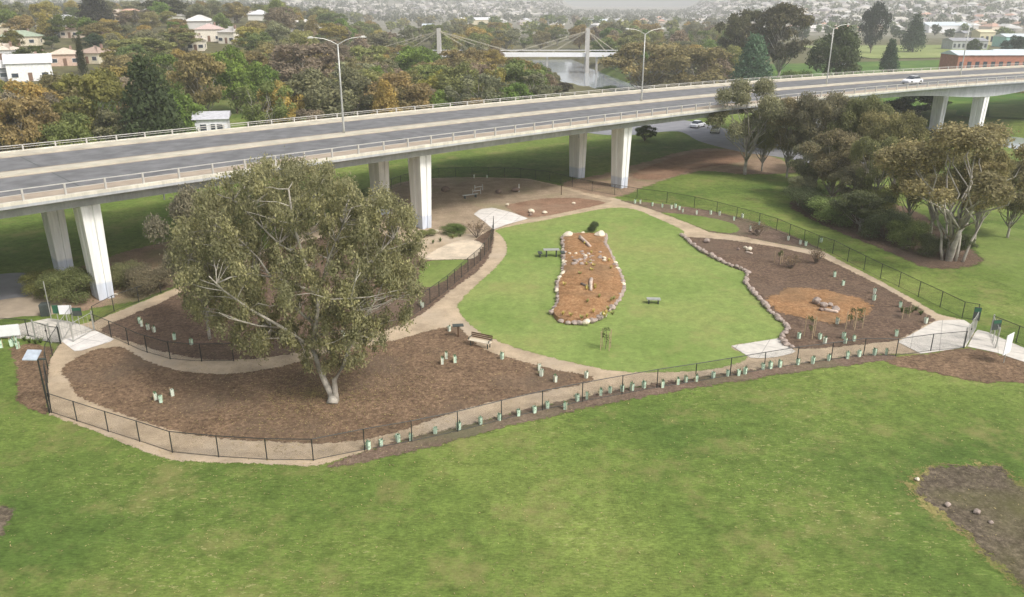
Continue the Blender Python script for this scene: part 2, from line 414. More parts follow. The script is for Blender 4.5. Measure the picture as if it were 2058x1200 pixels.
PATH = [(122, 688), (98, 725), (92, 770), (96, 832), (150, 852), (225, 880), (300, 912), (350, 926), (450, 930), (560, 934), (635, 938),
        (700, 918), (740, 905), (830, 880), (920, 862), (1008, 836), (1090, 816), (1170, 800), (1250, 783), (1320, 772), (1397, 762), (1465, 750),
        (1537, 742), (1602, 733), (1668, 722), (1737, 714), (1800, 711), (1851, 711), (1940, 696), (1960, 668), (1936, 643), (1889, 633), (1834, 601), (1766, 563), (1698, 529), (1654, 505), (1616, 499),
        (1559, 489), (1487, 474), (1426, 467), (1358, 437), (1310, 421), (1235, 398), (1150, 378), (1060, 359), (960, 356), (870, 358), (790, 372), (600, 470), (400, 560), (290, 605), (190, 645), (150, 655)]
sheet('granite_path', PATH, .010, M['path'], 'tan crushed granite path looping round the fenced park', 'path', smooth=False, jit=.03)
sheet('lower_mulch_bed', [(150, 722), (200, 700), (240, 697), (300, 727), (350, 743), (400, 750), (470, 751), (540, 742), (600, 728), (690, 704), (760, 692), (830, 674), (880, 660), (918, 656), (935, 668),
      (955, 690), (985, 707), (1050, 727), (1120, 744), (1192, 757), (1186, 768), (1100, 786), (1000, 806), (900, 833), (820, 862), (740, 882), (650, 891), (560, 889), (440, 881), (330, 861), (230, 826), (158, 796), (140, 766), (122, 746)],
      .020, M['mulch'], 'brown bark mulch bed round the trunk of the big gum', 'mulch bed')
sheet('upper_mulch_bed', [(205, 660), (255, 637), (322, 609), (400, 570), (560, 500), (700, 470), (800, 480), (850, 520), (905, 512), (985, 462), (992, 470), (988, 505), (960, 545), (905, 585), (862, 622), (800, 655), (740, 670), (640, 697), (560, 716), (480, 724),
      (410, 722), (340, 710), (270, 690), (215, 672)], .020, M['mulch_dark'], 'dark mulch bed behind the curved path under the big gum', 'mulch bed')
LAWN = [(996, 463), (1040, 452), (1088, 444), (1173, 427), (1231, 418), (1275, 421), (1316, 437), (1372, 463), (1374, 478), (1412, 509), (1460, 533), (1504, 550), (1499, 570), (1518, 594), (1548, 628), (1578, 655),
        (1578, 668), (1560, 682), (1470, 696), (1505, 718), (1460, 737), (1380, 747), (1258, 748), (1190, 738), (1088, 714), (1020, 693), (969, 670), (938, 646), (921, 620), (928, 602), (972, 560), (1004, 530), (1019, 505), (1015, 485), (1003, 470)]
sheet('central_lawn', LAWN, .022, M['lawn'], 'bright mown lawn in the middle of the park', 'lawn', jit=.03)
RB = [(1376, 476), (1460, 482), (1562, 497), (1647, 516), (1698, 539), (1766, 573), (1834, 611), (1880, 643), (1862, 653), (1804, 685), (1740, 692), (1650, 701), (1600, 702), (1578, 692), (1571, 675),
      (1584, 664), (1578, 655), (1548, 628), (1518, 594), (1499, 570), (1504, 550), (1460, 533), (1412, 509)]
sheet('right_mulch_bed', RB, .034, M['mulch_dark'], 'dark mulch bed with a stone edge beside the lawn', 'mulch bed', smooth=False)
sheet('orange_mulch_patch', [(1543, 601), (1570, 588), (1596, 579), (1664, 585), (1725, 601), (1752, 618), (1740, 634), (1725, 641), (1685, 652), (1644, 645), (1596, 635), (1562, 626)], .046, M['mulch_orange'], 'orange mulch patch inside the dark bed', 'mulch bed', jit=.15)
sheet('outer_right_strip', [(1245, 403), (1280, 405), (1340, 411), (1420, 422), (1500, 440), (1560, 460), (1600, 477), (1650, 500), (1654, 506), (1600, 496), (1559, 489), (1487, 474), (1426, 466), (1358, 437), (1300, 418)], .020, M['mulch_strip'], 'reddish mulch strip along the back boundary fence', 'mulch bed', smooth=False, jit=.08)
sheet('small_verge', [(1330, 428), (1380, 432), (1426, 438), (1470, 449), (1486, 462), (1470, 469), (1426, 464), (1385, 449), (1350, 436)], .032, M['verge'], 'small leaf-shaped grass verge beside the back path', 'grass verge')
sheet('front_mulch_strip', [(700, 918), (830, 879), (920, 860), (1008, 835), (1090, 815), (1170, 799), (1250, 782), (1320, 771), (1397, 761), (1465, 749), (1537, 741), (1602, 732), (1668, 721), (1737, 713), (1802, 712), (1802, 722),
      (1740, 730), (1600, 748), (1465, 769), (1330, 792), (1170, 822), (1000, 862), (850, 903), (740, 928), (650, 942)], .020, M['mulch_strip'], 'thin mulch strip outside the front fence', 'mulch bed', smooth=False, jit=.09)
sheet('gate_mulch_bed', [(1775, 724), (1850, 713), (1935, 701), (1950, 700), (2001, 710), (2058, 726), (2120, 744), (2120, 782), (2058, 771), (1960, 765), (1860, 746), (1795, 735)], .018, M['mulch'], 'brown mulch bed outside the gate on the right', 'mulch bed', jit=.12)
sheet('corner_mulch_bed', [(20, 700), (60, 690), (110, 700), (98, 725), (92, 770), (96, 834), (60, 820), (33, 808), (36, 770), (32, 730)], .018, M['mulch'], 'mulch bed outside the fence corner beside the solar light', 'mulch bed', smooth=False, jit=.06)
sheet('back_yard', [(790, 372), (870, 360), (960, 357), (1060, 362), (1120, 376), (1200, 399), (1228, 405), (1150, 424), (1060, 441), (1010, 456), (980, 465), (930, 470), (880, 462), (780, 450), (740, 420)], .020, M['dirt_pink'], 'dusty brown yard of the small dog area below the bridge', 'yard')
sheet('back_mulch_bed', [(1018, 414), (1050, 406), (1088, 400), (1150, 398), (1205, 404), (1218, 408), (1170, 420), (1105, 433), (1062, 437), (1035, 428)], .032, M['red_dirt'], 'red brown mulch bed behind the white slab', 'mulch bed')
sheet('white_slab', [(952, 431), (965, 421), (990, 418), (1027, 427), (1062, 440), (1018, 452), (991, 462), (975, 447)], .044, M['conc_white'], 'white concrete slab behind the lawn', 'slab', jit=0, smooth=False)
sheet('sand_patch', [(862, 522), (862, 512), (885, 498), (916, 486), (943, 482), (972, 491), (965, 502), (947, 520)], .032, M['sand'], 'pale sand patch beside the inner fence', 'sand patch', jit=.05)
sheet('inner_grass_patch', [(838, 578), (843, 550), (855, 527), (938, 523), (918, 543), (890, 567), (868, 577)], .032, M['verge'], 'small grass patch between the big gum and inner fence', 'grass patch')
sheet('lower_slab', [(1470, 696), (1520, 688), (1569, 680), (1578, 693), (1602, 709), (1560, 719), (1511, 722)], .046, M['conc'], 'pale concrete slab at the corner of the lawn', 'slab', jit=0, smooth=False)
sheet('right_gate_slab', [(1804, 688), (1882, 645), (1936, 643), (1962, 660), (1940, 699), (1851, 712)], .040, M['conc'], 'broad concrete slab inside the right gate', 'slab', jit=0, smooth=False)
sheet('right_approach', [(1944, 697), (1963, 663), (1985, 668), (2058, 700), (2120, 722), (2120, 748), (2058, 728), (2001, 709)], .030, M['conc'], 'concrete approach path outside the right gate', 'path', jit=0, smooth=False)
sheet('left_gate_slab', [(123, 686), (189, 664), (233, 684), (153, 709)], .040, M['conc_white'], 'white concrete slab inside the left gate', 'slab', jit=0, smooth=False)
sheet('left_lobby', [(-60, 652), (-60, 690), (0, 679), (60, 682), (122, 690), (123, 686), (189, 663), (148, 648), (100, 640), (60, 648), (0, 660)], .030, M['conc'], 'concrete entry pad between the left gates', 'slab', jit=0, smooth=False)
sheet('left_road', [(-200, 590), (0, 556), (60, 552), (110, 568), (150, 590), (185, 605), (120, 628), (0, 640), (-200, 680)], .012, M['footway'], 'worn grey path passing below the bridge', 'path', jit=.1)
sheet('left_asphalt_lane', [(-200, 585), (0, 552), (70, 556), (60, 592), (0, 602), (-200, 640)], .022, M['carpark'], 'grey asphalt lane below the bridge', 'road', jit=.05)  # plain grey asphalt, darker than the path sheet below it
sheet('pier_dirt', [(120, 560), (240, 510), (330, 488), (420, 470), (480, 480), (400, 545), (300, 595), (230, 612), (150, 620)], .016, M['dirt'], 'bare brown dirt round the bridge pier', 'dirt', jit=.2)
sheet('under_bridge_dirt', [(1130, 368), (1210, 350), (1300, 325), (1400, 300), (1490, 302), (1560, 318), (1600, 345), (1500, 350), (1400, 345), (1290, 378), (1240, 396), (1180, 388)], .014, M['dirt'], 'brown dirt track below the road bridge', 'dirt', jit=.25)
sheet('brown_bank', [(1270, 352), (1330, 325), (1400, 306), (1480, 305), (1490, 325), (1400, 340), (1320, 362)], .026, M['red_dirt'], 'red brown bank beyond the pier', 'dirt', jit=.25)
sheet('car_park', [(1180, 262), (1330, 240), (1420, 250), (1500, 270), (1620, 285), (1760, 330), (1700, 345), (1580, 318), (1490, 305), (1410, 285), (1360, 264), (1250, 272)], .020, M['carpark'], 'grey asphalt car park beyond the bridge', 'car park', jit=.05)
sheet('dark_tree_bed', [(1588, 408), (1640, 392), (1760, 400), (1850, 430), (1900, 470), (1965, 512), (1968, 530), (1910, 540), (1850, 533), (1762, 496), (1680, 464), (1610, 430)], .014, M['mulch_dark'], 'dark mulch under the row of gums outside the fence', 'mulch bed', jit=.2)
sheet('bare_soil_patch', [(1832, 958), (1870, 938), (1960, 934), (2012, 935), (2045, 970), (2110, 985), (2300, 1010), (2400, 1250), (2200, 1270), (2058, 1186), (1990, 1130), (1935, 1075), (1880, 1035), (1836, 1000)], .010, M['dry_edge'], 'dry yellow grass edge of the bare soil', 'dry grass', jit=.1, fw=1.3)
sheet('bare_soil', [(1850, 962), (1895, 938), (1960, 941), (2010, 940), (2040, 975), (2110, 992), (2300, 1020), (2400, 1240), (2200, 1255), (2058, 1178), (1995, 1120), (1940, 1068), (1890, 1028), (1845, 992)], .018, M['soil'], 'bare dark soil patch in the corner of the grass', 'soil', jit=.1, fw=.8)
sheet('soil_spot', [(-30, 1015), (5, 1018), (24, 1030), (18, 1060), (2, 1078), (-30, 1080)], .012, M['soil'], 'small bare soil spot at the edge of the grass', 'soil', jit=.12)
sheet('painted_lit_verge', [(1940, 470), (1985, 448), (2058, 462), (2200, 490), (2200, 640), (2058, 590), (1990, 560), (1930, 545), (1975, 525)], .006, M['verge'], 'grass painted brighter as if sunlit beyond the multi-stemmed gum', 'grass', jit=.2)  # lighter grass colour stands in for sunlight falling on the ground here

# ---------------------------------------------------------------- mound with stone edge
MOUND = [(1137, 476), (1211, 475), (1215, 490), (1226, 513), (1234, 532), (1247, 559), (1252, 580), (1245, 603), (1226, 624), (1201, 645), (1176, 653), (1142, 653), (1120, 647), (1111, 632), (1122, 617), (1122, 576), (1130, 555), (1134, 530), (1134, 503)]
def mound():
    b = smooth_poly([at(x, y) for x, y in MOUND], True, .8); n = len(b)
    cx, cy = sum(p[0] for p in b) / n, sum(p[1] for p in b) / n
    v = []; f = []
    rings = [(1.0, .0), (.985, .32), (.8, .42), (.5, .5), (.2, .52)]
    for s, z in rings: v += [(cx + (x - cx) * s, cy + (y - cy) * s, z + .03) for x, y in b]
    for r in range(len(rings) - 1):
        for i in range(n): f.append((r * n + i, r * n + (i + 1) % n, (r + 1) * n + (i + 1) % n, (r + 1) * n + i))
    f.append(tuple((len(rings) - 1) * n + i for i in range(n)))
    mb = MB(); mb.add(v, f)
    tag(mb.build('garden_mound', M['mulch_orange']), 'raised pear-shaped garden mound of orange mulch on the lawn', 'garden bed')
    return b
MB_PTS = mound()
def rock_mesh(name, seed, mat):
    r = random.Random(seed); bpy_me = bpy.data.meshes.new(name)
    import bmesh
    bm = bmesh.new(); bmesh.ops.create_icosphere(bm, subdivisions=2, radius=.5)
    ax = [Vector((r.uniform(-1, 1), r.uniform(-1, 1), r.uniform(-1, 1))).normalized() for _ in range(9)]
    for v in bm.verts:
        for a in ax:
            d = v.co.dot(a)
            if d > .36: v.co -= a * (d - .36) * .9
        v.co *= 1 + r.uniform(-.05, .05); v.co.z = v.co.z * .8 + .36
    bm.to_mesh(bpy_me); bm.free(); bpy_me.materials.append(mat); return bpy_me
ROCKS = [rock_mesh('rock', i, M['rock'] if i < 4 else M['rock_pale'] if i < 6 else M['rock_dark']) for i in range(8)]
def rock(x, y, s, kind, label, group, name='rock', z=0.0, sx=1.0):
    o = link(name, ROCKS[kind]); o.location = (x, y, z); o.scale = (s * sx, s * rng.uniform(.8, 1.1), s * rng.uniform(.65, .95)); o.rotation_euler = (0, 0, rng.uniform(0, 6.3))
    return tag(o, label, 'rock', group)
def along(pts, step, closed=True):
    out = []; acc = 0; n = len(pts)
    for i in range(n if closed else n - 1):
        a = np.array(pts[i]); b = np.array(pts[(i + 1) % n]); L = np.linalg.norm(b - a)
        while acc <= L: out.append(tuple(a + (b - a) * acc / max(L, 1e-9))); acc += step
        acc -= L
    return out
for x, y in along(MB_PTS, .52):
    if rng.random() < .96: rock(x + rng.uniform(-.1, .1), y + rng.uniform(-.1, .1), rng.uniform(.5, .78), rng.choice([0, 1, 2, 3, 4]), 'pinkish stone in the ring edging the orange mound', 'edging stones round the mound', 'edging_stone')
for i in range(34):
    p = at(rng.uniform(1138, 1222), rng.uniform(508, 533), .45); rock(p[0], p[1], rng.uniform(.3, .55), rng.choice([0, 1, 2, 3, 4]), 'stone in the band crossing the orange mound', 'stones crossing the mound', 'stone', .42)
EDGE = [(1370, 474), (1385, 488), (1412, 508), (1460, 532), (1505, 549), (1500, 560), (1498, 572), (1518, 595), (1548, 628), (1578, 655), (1585, 664), (1573, 675), (1569, 686), (1582, 695), (1598, 704)]
for x, y in along([at(*p) for p in EDGE], .5, False):
    rock(x + rng.uniform(-.08, .08), y + rng.uniform(-.08, .08), rng.uniform(.45, .72), rng.choice([0, 1, 2, 3]), 'pinkish edging stone between the lawn and dark mulch bed', 'edging stones beside the dark bed', 'edging_stone')
for px, py, s, k, l in ((1141, 476, 1.3, 4, 'big pale sandstone block at the left end of the mound top'), (1206, 476, 1.3, 5, 'big pale sandstone block at the right end of the mound top')):
    p = at(px, py, .2); rock(p[0], p[1], s, k, l, None, 'sandstone_block', .1)
GP = 'rocks among the park beds'
for px, py, s, k, l in ((1640, 611, .9, 0, 'flat pinkish rock on the left of the orange patch'), (1655, 618, .8, 1, 'rock in the middle of the orange patch'), (1668, 616, .6, 2, 'rock touching the middle rock of the orange patch'),
    (1650, 625, .5, 6, 'small dark rock in the orange patch'), (1678, 626, .8, 3, 'long rock on the right of the orange patch'), (1505, 505, .8, 4, 'pale rock in the narrow end of the dark bed'), (1498, 500, .5, 5, 'small pale rock at the narrow end of the dark bed'),
    (1484, 503, .5, 6, 'brown rock at the narrow end of the dark bed'), (1420, 488, .9, 0, 'flat rock near the tip of the dark bed'), (1020, 414, .6, 4, 'pale rock at the near corner of the red mulch bed'),
    (1068, 428, .9, 4, 'pale rock behind the white slab'), (1066, 434, .7, 6, 'brown rock behind the white slab'), (1095, 430, .7, 5, 'pale rock on the path side of the red mulch bed'), (1153, 411, .6, 4, 'pale rock at the far end of the red mulch bed'),
    (895, 385, 1.3, 6, 'dark boulder in the dusty yard beside the pier'), (1002, 389, .9, 7, 'small dark boulder in the dusty yard'), (1037, 386, 1.4, 7, 'large dark boulder at the far side of the dusty yard'),
    (1520, 470, .8, 0, 'rock under the bare shrub beside the back path'), (1508, 466, .5, 1, 'small rock beside the bare shrub of the back path'), (1903, 1018, .38, 1, 'pale rock on the bare soil'),
    (1962, 1032, .42, 0, 'pinkish rock in the middle of the bare soil'), (1991, 1052, .26, 3, 'small rock on the bare soil'), (1843, 966, .3, 5, 'tiny pale rock at the tip of the bare soil'),
    (233, 595, .5, 4, 'pale rock at the foot of the bridge pier'), (878, 468, .6, 4, 'pale rock on the dirt near the second pier')):
    p = at(px, py); rock(p[0], p[1], s, k, l, GP)
def logt(name, a, b, r, label, z=.5, mat='log'):
    a = Vector((*at(*a, z), z + r * .5)); b = Vector((*at(*b, z), z + r * .6)); mb = MB(); mid = (a + b) / 2
    o = bpy.data.objects.new(name, None)
    pts = [(a + (b - a) * t - mid + Vector((rng.uniform(-.04, .04), rng.uniform(-.04, .04), 0))) for t in (0, .25, .5, .75, 1)]
    mb.tube(pts, [r, r * .95, r * .9, r * .8, r * .7], 9); c = mb.build(name, M[mat], None, True); c.location = mid
    return tag(c, label, 'log')
logt('log', (1166, 478), (1186, 497), .2, 'weathered log lying across the top of the mound')
logt('log', (1188, 563), (1187, 585), .18, 'pale log lying in the middle of the mound')
logt('log', (1168, 572), (1188, 580), .14, 'short dark log touching the pale log on the mound', .5, 'bark')
logt('log', (1655, 624), (1684, 629), .16, 'pale log among the rocks of the orange patch', .05)
logt('log', (1500, 508), (1512, 511), .13, 'short pale log in the narrow end of the dark bed', .05)

# ---------------------------------------------------------------- road bridge
NEAR = [(-38.8, 59.1), (-37.4, 62.2), (-24.8, 71.3), (-17.1, 78.4), (-9.3, 83.5), (-.5, 93.2), (10.2, 103.0), (24.7, 114.9), (51.6, 133.4), (79.4, 149.8), (102.0, 163.8)]
ZD = 9.6
def bridge_axis():
    x = np.array([p[0] for p in NEAR]); y = np.array([p[1] for p in NEAR])
    w = np.array([1, 1, 2, 2, 2, 2, 2, 2, 2, 2, 2.])
    c = np.polyfit(x, y, 3, w=w); dc = np.polyder(c)
    xs = np.arange(-48, 118, .5); pts = []
    lo, hi = -38, 100
    for xx in xs:
        xc = min(max(xx, lo), hi); pts.append((xx, np.polyval(c, xc) + np.polyval(dc, xc) * (xx - xc)))
    P = np.array(pts); d = np.r_[0, np.cumsum(np.hypot(*np.diff(P, axis=0).T))]
    P0 = P[0] - (P[1] - P[0]) / np.linalg.norm(P[1] - P[0]) * 40; P1 = P[-1] + (P[-1] - P[-2]) / np.linalg.norm(P[-1] - P[-2]) * 90
    P = np.vstack([P0, P, P1]); d = np.r_[-40, d, d[-1] + 90]
    return P, d
AP, AD = bridge_axis()
def axp(s):
    x = np.interp(s, AD, AP[:, 0]); y = np.interp(s, AD, AP[:, 1])
    x2 = np.interp(s + 1, AD, AP[:, 0]) - np.interp(s - 1, AD, AP[:, 0]); y2 = np.interp(s + 1, AD, AP[:, 1]) - np.interp(s - 1, AD, AP[:, 1])
    l = math.hypot(x2, y2); return x, y, x2 / l, y2 / l
def bp(s, off, z):
    x, y, tx, ty = axp(s); return (x - ty * off, y + tx * off, z)
S0, S1 = AD[0] + 1, AD[-1] - 1
def sweep(prof, name, mat, parent, s0=S0, s1=S1, step=4, zf=None, col=None):
    mb = MB(); ss = np.linspace(s0, s1, max(2, int((s1 - s0) / step))); n = len(prof); v = []; f = []
    for s in ss:
        for (o, z) in prof: v.append(bp(s, o, z + (zf(s) if zf and z < 9 else 0)))
    for i in range(len(ss) - 1):
        for k in range(n): f.append((i * n + k, i * n + (k + 1) % n, (i + 1) * n + (k + 1) % n, (i + 1) * n + k))
    f += [tuple(range(n))[::-1], tuple(range((len(ss) - 1) * n, len(ss) * n))]
    mb.add(v, f); return mb.build(name, mat, parent)
def near_s(x, y, off=0):
    b = None
    for s in np.arange(S0, S1, .5):
        p = bp(s, off, 0); d = (p[0] - x) ** 2 + (p[1] - y) ** 2
        if b is None or d < b[0]: b = (d, s)
    return b[1]
PS = [19.7, 54.0, 86.9]
sp = (PS[2] - PS[0]) / 2
PS = [PS[0] - sp] + PS; q_ = near_s(95.5, 158.0, 4); PS += [(PS[-1] + q_) / 2, q_]
PS.append(PS[-1] + 62)
WB = 26.0
br = empty('road_bridge', (0, 0, 0), 0, 'long concrete road bridge on paired white piers crossing behind the park', 'bridge')
sweep([(0, ZD), (0, ZD - .22), (1.5, ZD - .6), (WB - 1.5, ZD - .6), (WB, ZD - .22), (WB, ZD)], 'deck', M['bridge_conc'], br)
def haunch(s):
    return -1.5 * math.exp(-((s - PS[5]) / 16) ** 2) - 1.5 * math.exp(-((s - PS[6]) / 16) ** 2)
def girder(o0, o1): return sweep([(o0, ZD - .55), (o0 + .1, ZD - 1.2), (o1 - .1, ZD - 1.2), (o1, ZD - .55)], 'girder', M['bridge_conc'], br, zf=haunch, step=3)
girder(1.5, 6.4); girder(9.8, 14.6); girder(19.2, 23.4)
sweep([(0, ZD), (.45, ZD), (.45, ZD + .25), (0, ZD + .25)], 'parapet_kerb', M['kerb'], br)
sweep([(WB - .45, ZD), (WB, ZD), (WB, ZD + .25), (WB - .45, ZD + .25)], 'parapet_kerb', M['kerb'], br)
def strip(a, b, z, name, mat): return sweep([(a, ZD + .005), (b, ZD + .005), (b, ZD + z), (a, ZD + z)], name, mat, br)
strip(.46, 3.3, .16, 'footpath', M['footway'])
strip(3.31, 4.0, .02, 'road_shoulder', M['shoulder'])
strip(4.01, 11.9, .03, 'roadway', M['asphalt'])
strip(11.91, 12.3, .02, 'road_shoulder', M['shoulder'])
strip(12.31, 14.3, .15, 'median', M['median'])
strip(14.31, 15.5, .02, 'road_shoulder', M['shoulder'])
strip(15.51, 22.9, .03, 'roadway', M['asphalt'])
strip(22.91, 23.3, .02, 'road_shoulder', M['shoulder'])
strip(23.31, WB - .46, .16, 'footpath', M['median'])
for s_ in PS[1:6]:
    for a_, b_ in ((4.05, 11.85), (15.55, 22.85)):
        mb = MB(); c_ = [bp(s_ - .06, a_, ZD + .036), bp(s_ + .06, a_, ZD + .036), bp(s_ + .06, b_, ZD + .036), bp(s_ - .06, b_, ZD + .036)]; mb.add(c_, [(0, 1, 2, 3)]); mb.build('expansion_joint', M['bin'], br)
def railing(off, step, nmax, H):
    zt = ZD + .25 + H
    r = sweep([(off - .04, zt - .07), (off + .04, zt - .07), (off + .04, zt), (off - .04, zt)], 'railing', M['rail'], br)
    sweep([(off - .02, zt - H * .5), (off + .02, zt - H * .5), (off + .02, zt - H * .5 + .04), (off - .02, zt - H * .5 + .04)], 'mid_rail', M['rail'], r)
    pm = MB(); pm.box((0, 0, H / 2 - .02), (.14, .16, H - .04)); me = pm.mesh('railing_post', M['rail'])
    rest = MB(); k = 0
    for s in np.arange(max(S0, PS[1] - 14), min(S1, PS[5] + 30), step):
        x, y, tx, ty = axp(s); p = bp(s, off, ZD + .25)
        if k < nmax:
            o = link('railing_post', me, r); o.location = p; o.rotation_euler = (0, 0, math.atan2(ty, tx))
        else: rest.box((p[0], p[1], p[2] + H / 2 - .02), (.14, .16, H - .04), math.atan2(ty, tx))
        k += 1
    if rest.v: tag(rest.build('railing_post_row', M['rail'], r), kind='stuff')
railing(.22, 3.0, 52, .92); railing(WB - .22, 3.0, 48, .55)
def pier_mesh(h):
    mb = MB(); w, d, g, gd = .76, 1.22, .18, .17
    prof = [(-w, -d), (-g, -d), (-g * .6, -d + gd), (g * .6, -d + gd), (g, -d), (w, -d), (w, -g), (w - gd * .7, 0), (w, g), (w, d), (g, d), (g * .6, d - gd), (-g * .6, d - gd), (-g, d), (-w, d), (-w, g), (-w + gd * .7, 0), (-w, -g)]
    n = len(prof); v = []
    for z, q in ((0, .8), (h, 1.0)):
        v += [(x * q, y * q, z) for x, y in prof]
    mb.add(v, [(i, (i + 1) % n, (i + 1) % n + n, i + n) for i in range(n)] + [tuple(range(n))[::-1], tuple(range(n, 2 * n))])
    return mb
def pier_mat():
    m, t, p = new_mat('pier_concrete')
    g = t.nodes.new('ShaderNodeTexCoord'); s = t.nodes.new('ShaderNodeSeparateXYZ'); t.links.new(g.outputs['Object'], s.inputs[0])
    mr = t.nodes.new('ShaderNodeMapRange'); mr.inputs[1].default_value = 1.7; mr.inputs[2].default_value = 2.0; t.links.new(s.outputs[2], mr.inputs[0])
    c = mixc(t, (.6, .64, .72), (.86, .855, .83), mr.outputs[0])          # the grey-blue repainted lower band
    c = mixc(t, c, ramp(t, noise(t, 1.2, 5, stretch=(3, 3, .25)), [(.3, .78), (.7, 1.08)]), .8, 'MULTIPLY')
    t.links.new(c, p.inputs['Base Color']); p.inputs['Roughness'].default_value = .85; return m
PM = pier_mat()
for i, s in enumerate(PS):
    for off in ((3.0, 12.3) if i == 1 else (3.0, 11.6)):
        x, y, tx, ty = axp(s); p = bp(s - (.5 if i == 1 and off > 5 else 0), off, 0); zb = hf(p[0], p[1]) - .3; h = ZD - 1.17 - zb + haunch(s)
        o = pier_mesh(h).build('pier', PM, br); o.location = (p[0], p[1], zb); o.rotation_euler = (0, 0, math.atan2(ty, tx))
    mb = MB(); a = bp(s, 3, ZD - 1.3); b = bp(s, 18, ZD - 1.3); c = [(a[i] + b[i]) / 2 for i in range(3)]
    x, y, tx, ty = axp(s); mb.box((c[0], c[1], ZD - .95), (1.1, 14.0, .5), math.atan2(ty, tx)); mb.build('crosshead', M['bridge_conc'], br)
for i, s in enumerate(np.arange(PS[1] - 20, PS[4], 26)):
    mb = MB(); a = bp(s, 1.75, ZD - .8); mb.tube([a, (a[0], a[1], ZD - 1.7)], .07, 8); mb.build('drain_pipe', M['bridge_conc'], br)
# ---------------------------------------------------------------- street lamps
def lamp_meshes():
    H = 10.0
    pole = MB(); pole.tube([(0, 0, 0), (0, 0, .5), (0, 0, 5), (0, 0, H)], [.16, .13, .11, .08], 10)
    arms = []; heads = []; lens = []
    for sgn in (-1, 1):
        a = MB(); a.tube([(0, 0, H - .1), (sgn * .8, 0, H + .35), (sgn * 1.6, 0, H + .6), (sgn * 2.6, 0, H + .72)], [.05, .045, .04, .035], 6); arms.append(a)
        h = MB(); h.box((sgn * 2.95, 0, H + .73), (.75, .22, .1)); h.box((sgn * 2.95, 0, H + .81), (.5, .15, .06), 0, .7); heads.append(h)
        l = MB(); l.box((sgn * 3.0, 0, H + .66), (.6, .2, .04)); lens.append(l)
    return pole.mesh('pole', M['steel'], True), [a.mesh('arm', M['steel']) for a in arms], [h.mesh('lamp_head', M['steel']) for h in heads], [l.mesh('lens', M['lens']) for l in lens]
LP = lamp_meshes()
for k, (ps, l) in enumerate((((691, 265), 'tall twin-arm street lamp on the bridge median behind the big gum'), ((1289, 199), 'twin-arm street lamp on the bridge median above the third pier'),
                             ((1660, 165), 'twin-arm street lamp on the bridge median beside the white car'), ((1930, 147), 'twin-arm street lamp farthest along the bridge'))):
    s = min(np.arange(S0, S1, .25), key=lambda q: abs(W0 / 2 + FPX * bp(q, 13.9, 0)[0] / (bp(q, 13.9, 0)[1] * CP + (CH - ZD) * SP) - ps[0])); p = bp(s, 13.9, ZD + .15); x, y, tx, ty = axp(s)
    e = empty('street_lamp', p, math.atan2(ty, tx) - R(20), l, 'street lamp', 'twin-arm lamps along the bridge median')
    link('pole', LP[0], e)
    for i in (0, 1):
        link('arm', LP[1][i], e); h = link('lamp_head', LP[2][i], e); link('lens', LP[3][i], h)

# ---------------------------------------------------------------- fences
def fence(name, pxs, label, step=2.45, h=1.4, world=None, posts=None, green=False, mat='black'):
    pts = world or [at(x, y) for x, y in pxs]
    e = empty('fence', (pts[0][0], pts[0][1], 0), 0, label, 'fence', 'black chain-link fences round the park')
    ox, oy = pts[0]
    pp = [(x - ox, y - oy) for x, y in pts]
    pos = [np.array(pp[i]) for i in range(len(pp))] if posts else along(pp, step, False) + [pp[-1]]
    pm = MB(); pm.tube([(0, 0, 0), (0, 0, h)], .033, 6); me = pm.mesh('post', M[mat])
    for q in pos:
        o = link('post', me, e); o.location = (q[0], q[1], 0)
    t = MB()
    for zz, rr in ((h - .02, .026), (.07, .016)):
        t = MB(); t.tube([(x, y, zz) for x, y in pp], rr, 5); t.build('top_rail' if zz > .5 else 'bottom_rail', M[mat], e)
    v = []; f = []; uv = []; acc = 0
    for i, (x, y) in enumerate(pp):
        if i: acc += math.hypot(x - pp[i - 1][0], y - pp[i - 1][1])
        v += [(x, y, .07), (x, y, h - .03)]; uv.append(acc)
    for i in range(len(pp) - 1): f.append((2 * i, 2 * i + 2, 2 * i + 3, 2 * i + 1))
    me = bpy.data.meshes.new('chain_mesh'); me.from_pydata(v, [], f); me.materials.append(M['chain'])
    ul = me.uv_layers.new(); k = 0
    for i in range(len(pp) - 1):
        for (a, b) in ((uv[i], 0), (uv[i + 1], 0), (uv[i + 1], h), (uv[i], h)): ul.data[k].uv = (a, b); k += 1
    link('chain_mesh', me, e)
    return e
FRONT = [(104, 830), (155, 847), (218, 868), (281, 888), (347, 910), (440, 919), (537, 925), (630, 926), (733, 905), (828, 888), (920, 868), (1008, 845), (1090, 825), (1170, 808), (1250, 793), (1320, 780), (1397, 768), (1467, 756),
         (1535, 744), (1601, 733), (1670, 724), (1735, 715), (1800, 716), (1870, 706), (1937, 700)]
fence('f', FRONT, 'black chain-link fence along the front of the park', posts=True)
fence('f', [(104, 830), (96, 775), (97, 730), (120, 692), (124, 682)], 'short chain-link fence running from the front corner to the left gate')
BACK = [(1962, 645), (1933, 640), (1889, 618), (1845, 597), (1806, 577), (1769, 560), (1736, 543), (1703, 526), (1673, 510), (1643, 500), (1615, 488), (1586, 476), (1560, 464), (1525, 453), (1480, 440), (1440, 429), (1395, 418), (1340, 408), (1280, 400), (1235, 392), (1190, 385), (1150, 376)]
fence('f', BACK, 'long chain-link fence between the back path and the open grass', 3, 1.45, posts=True)
fence('f', [(1150, 376), (1100, 363), (1045, 357), (960, 354), (880, 357), (810, 371), (770, 386), (700, 415)], 'chain-link fence at the back of the dusty yard below the bridge')
fence('f', [(190, 648), (232, 625), (300, 600), (360, 574), (440, 545)], 'chain-link fence behind the mulch bed at the foot of the first pier')
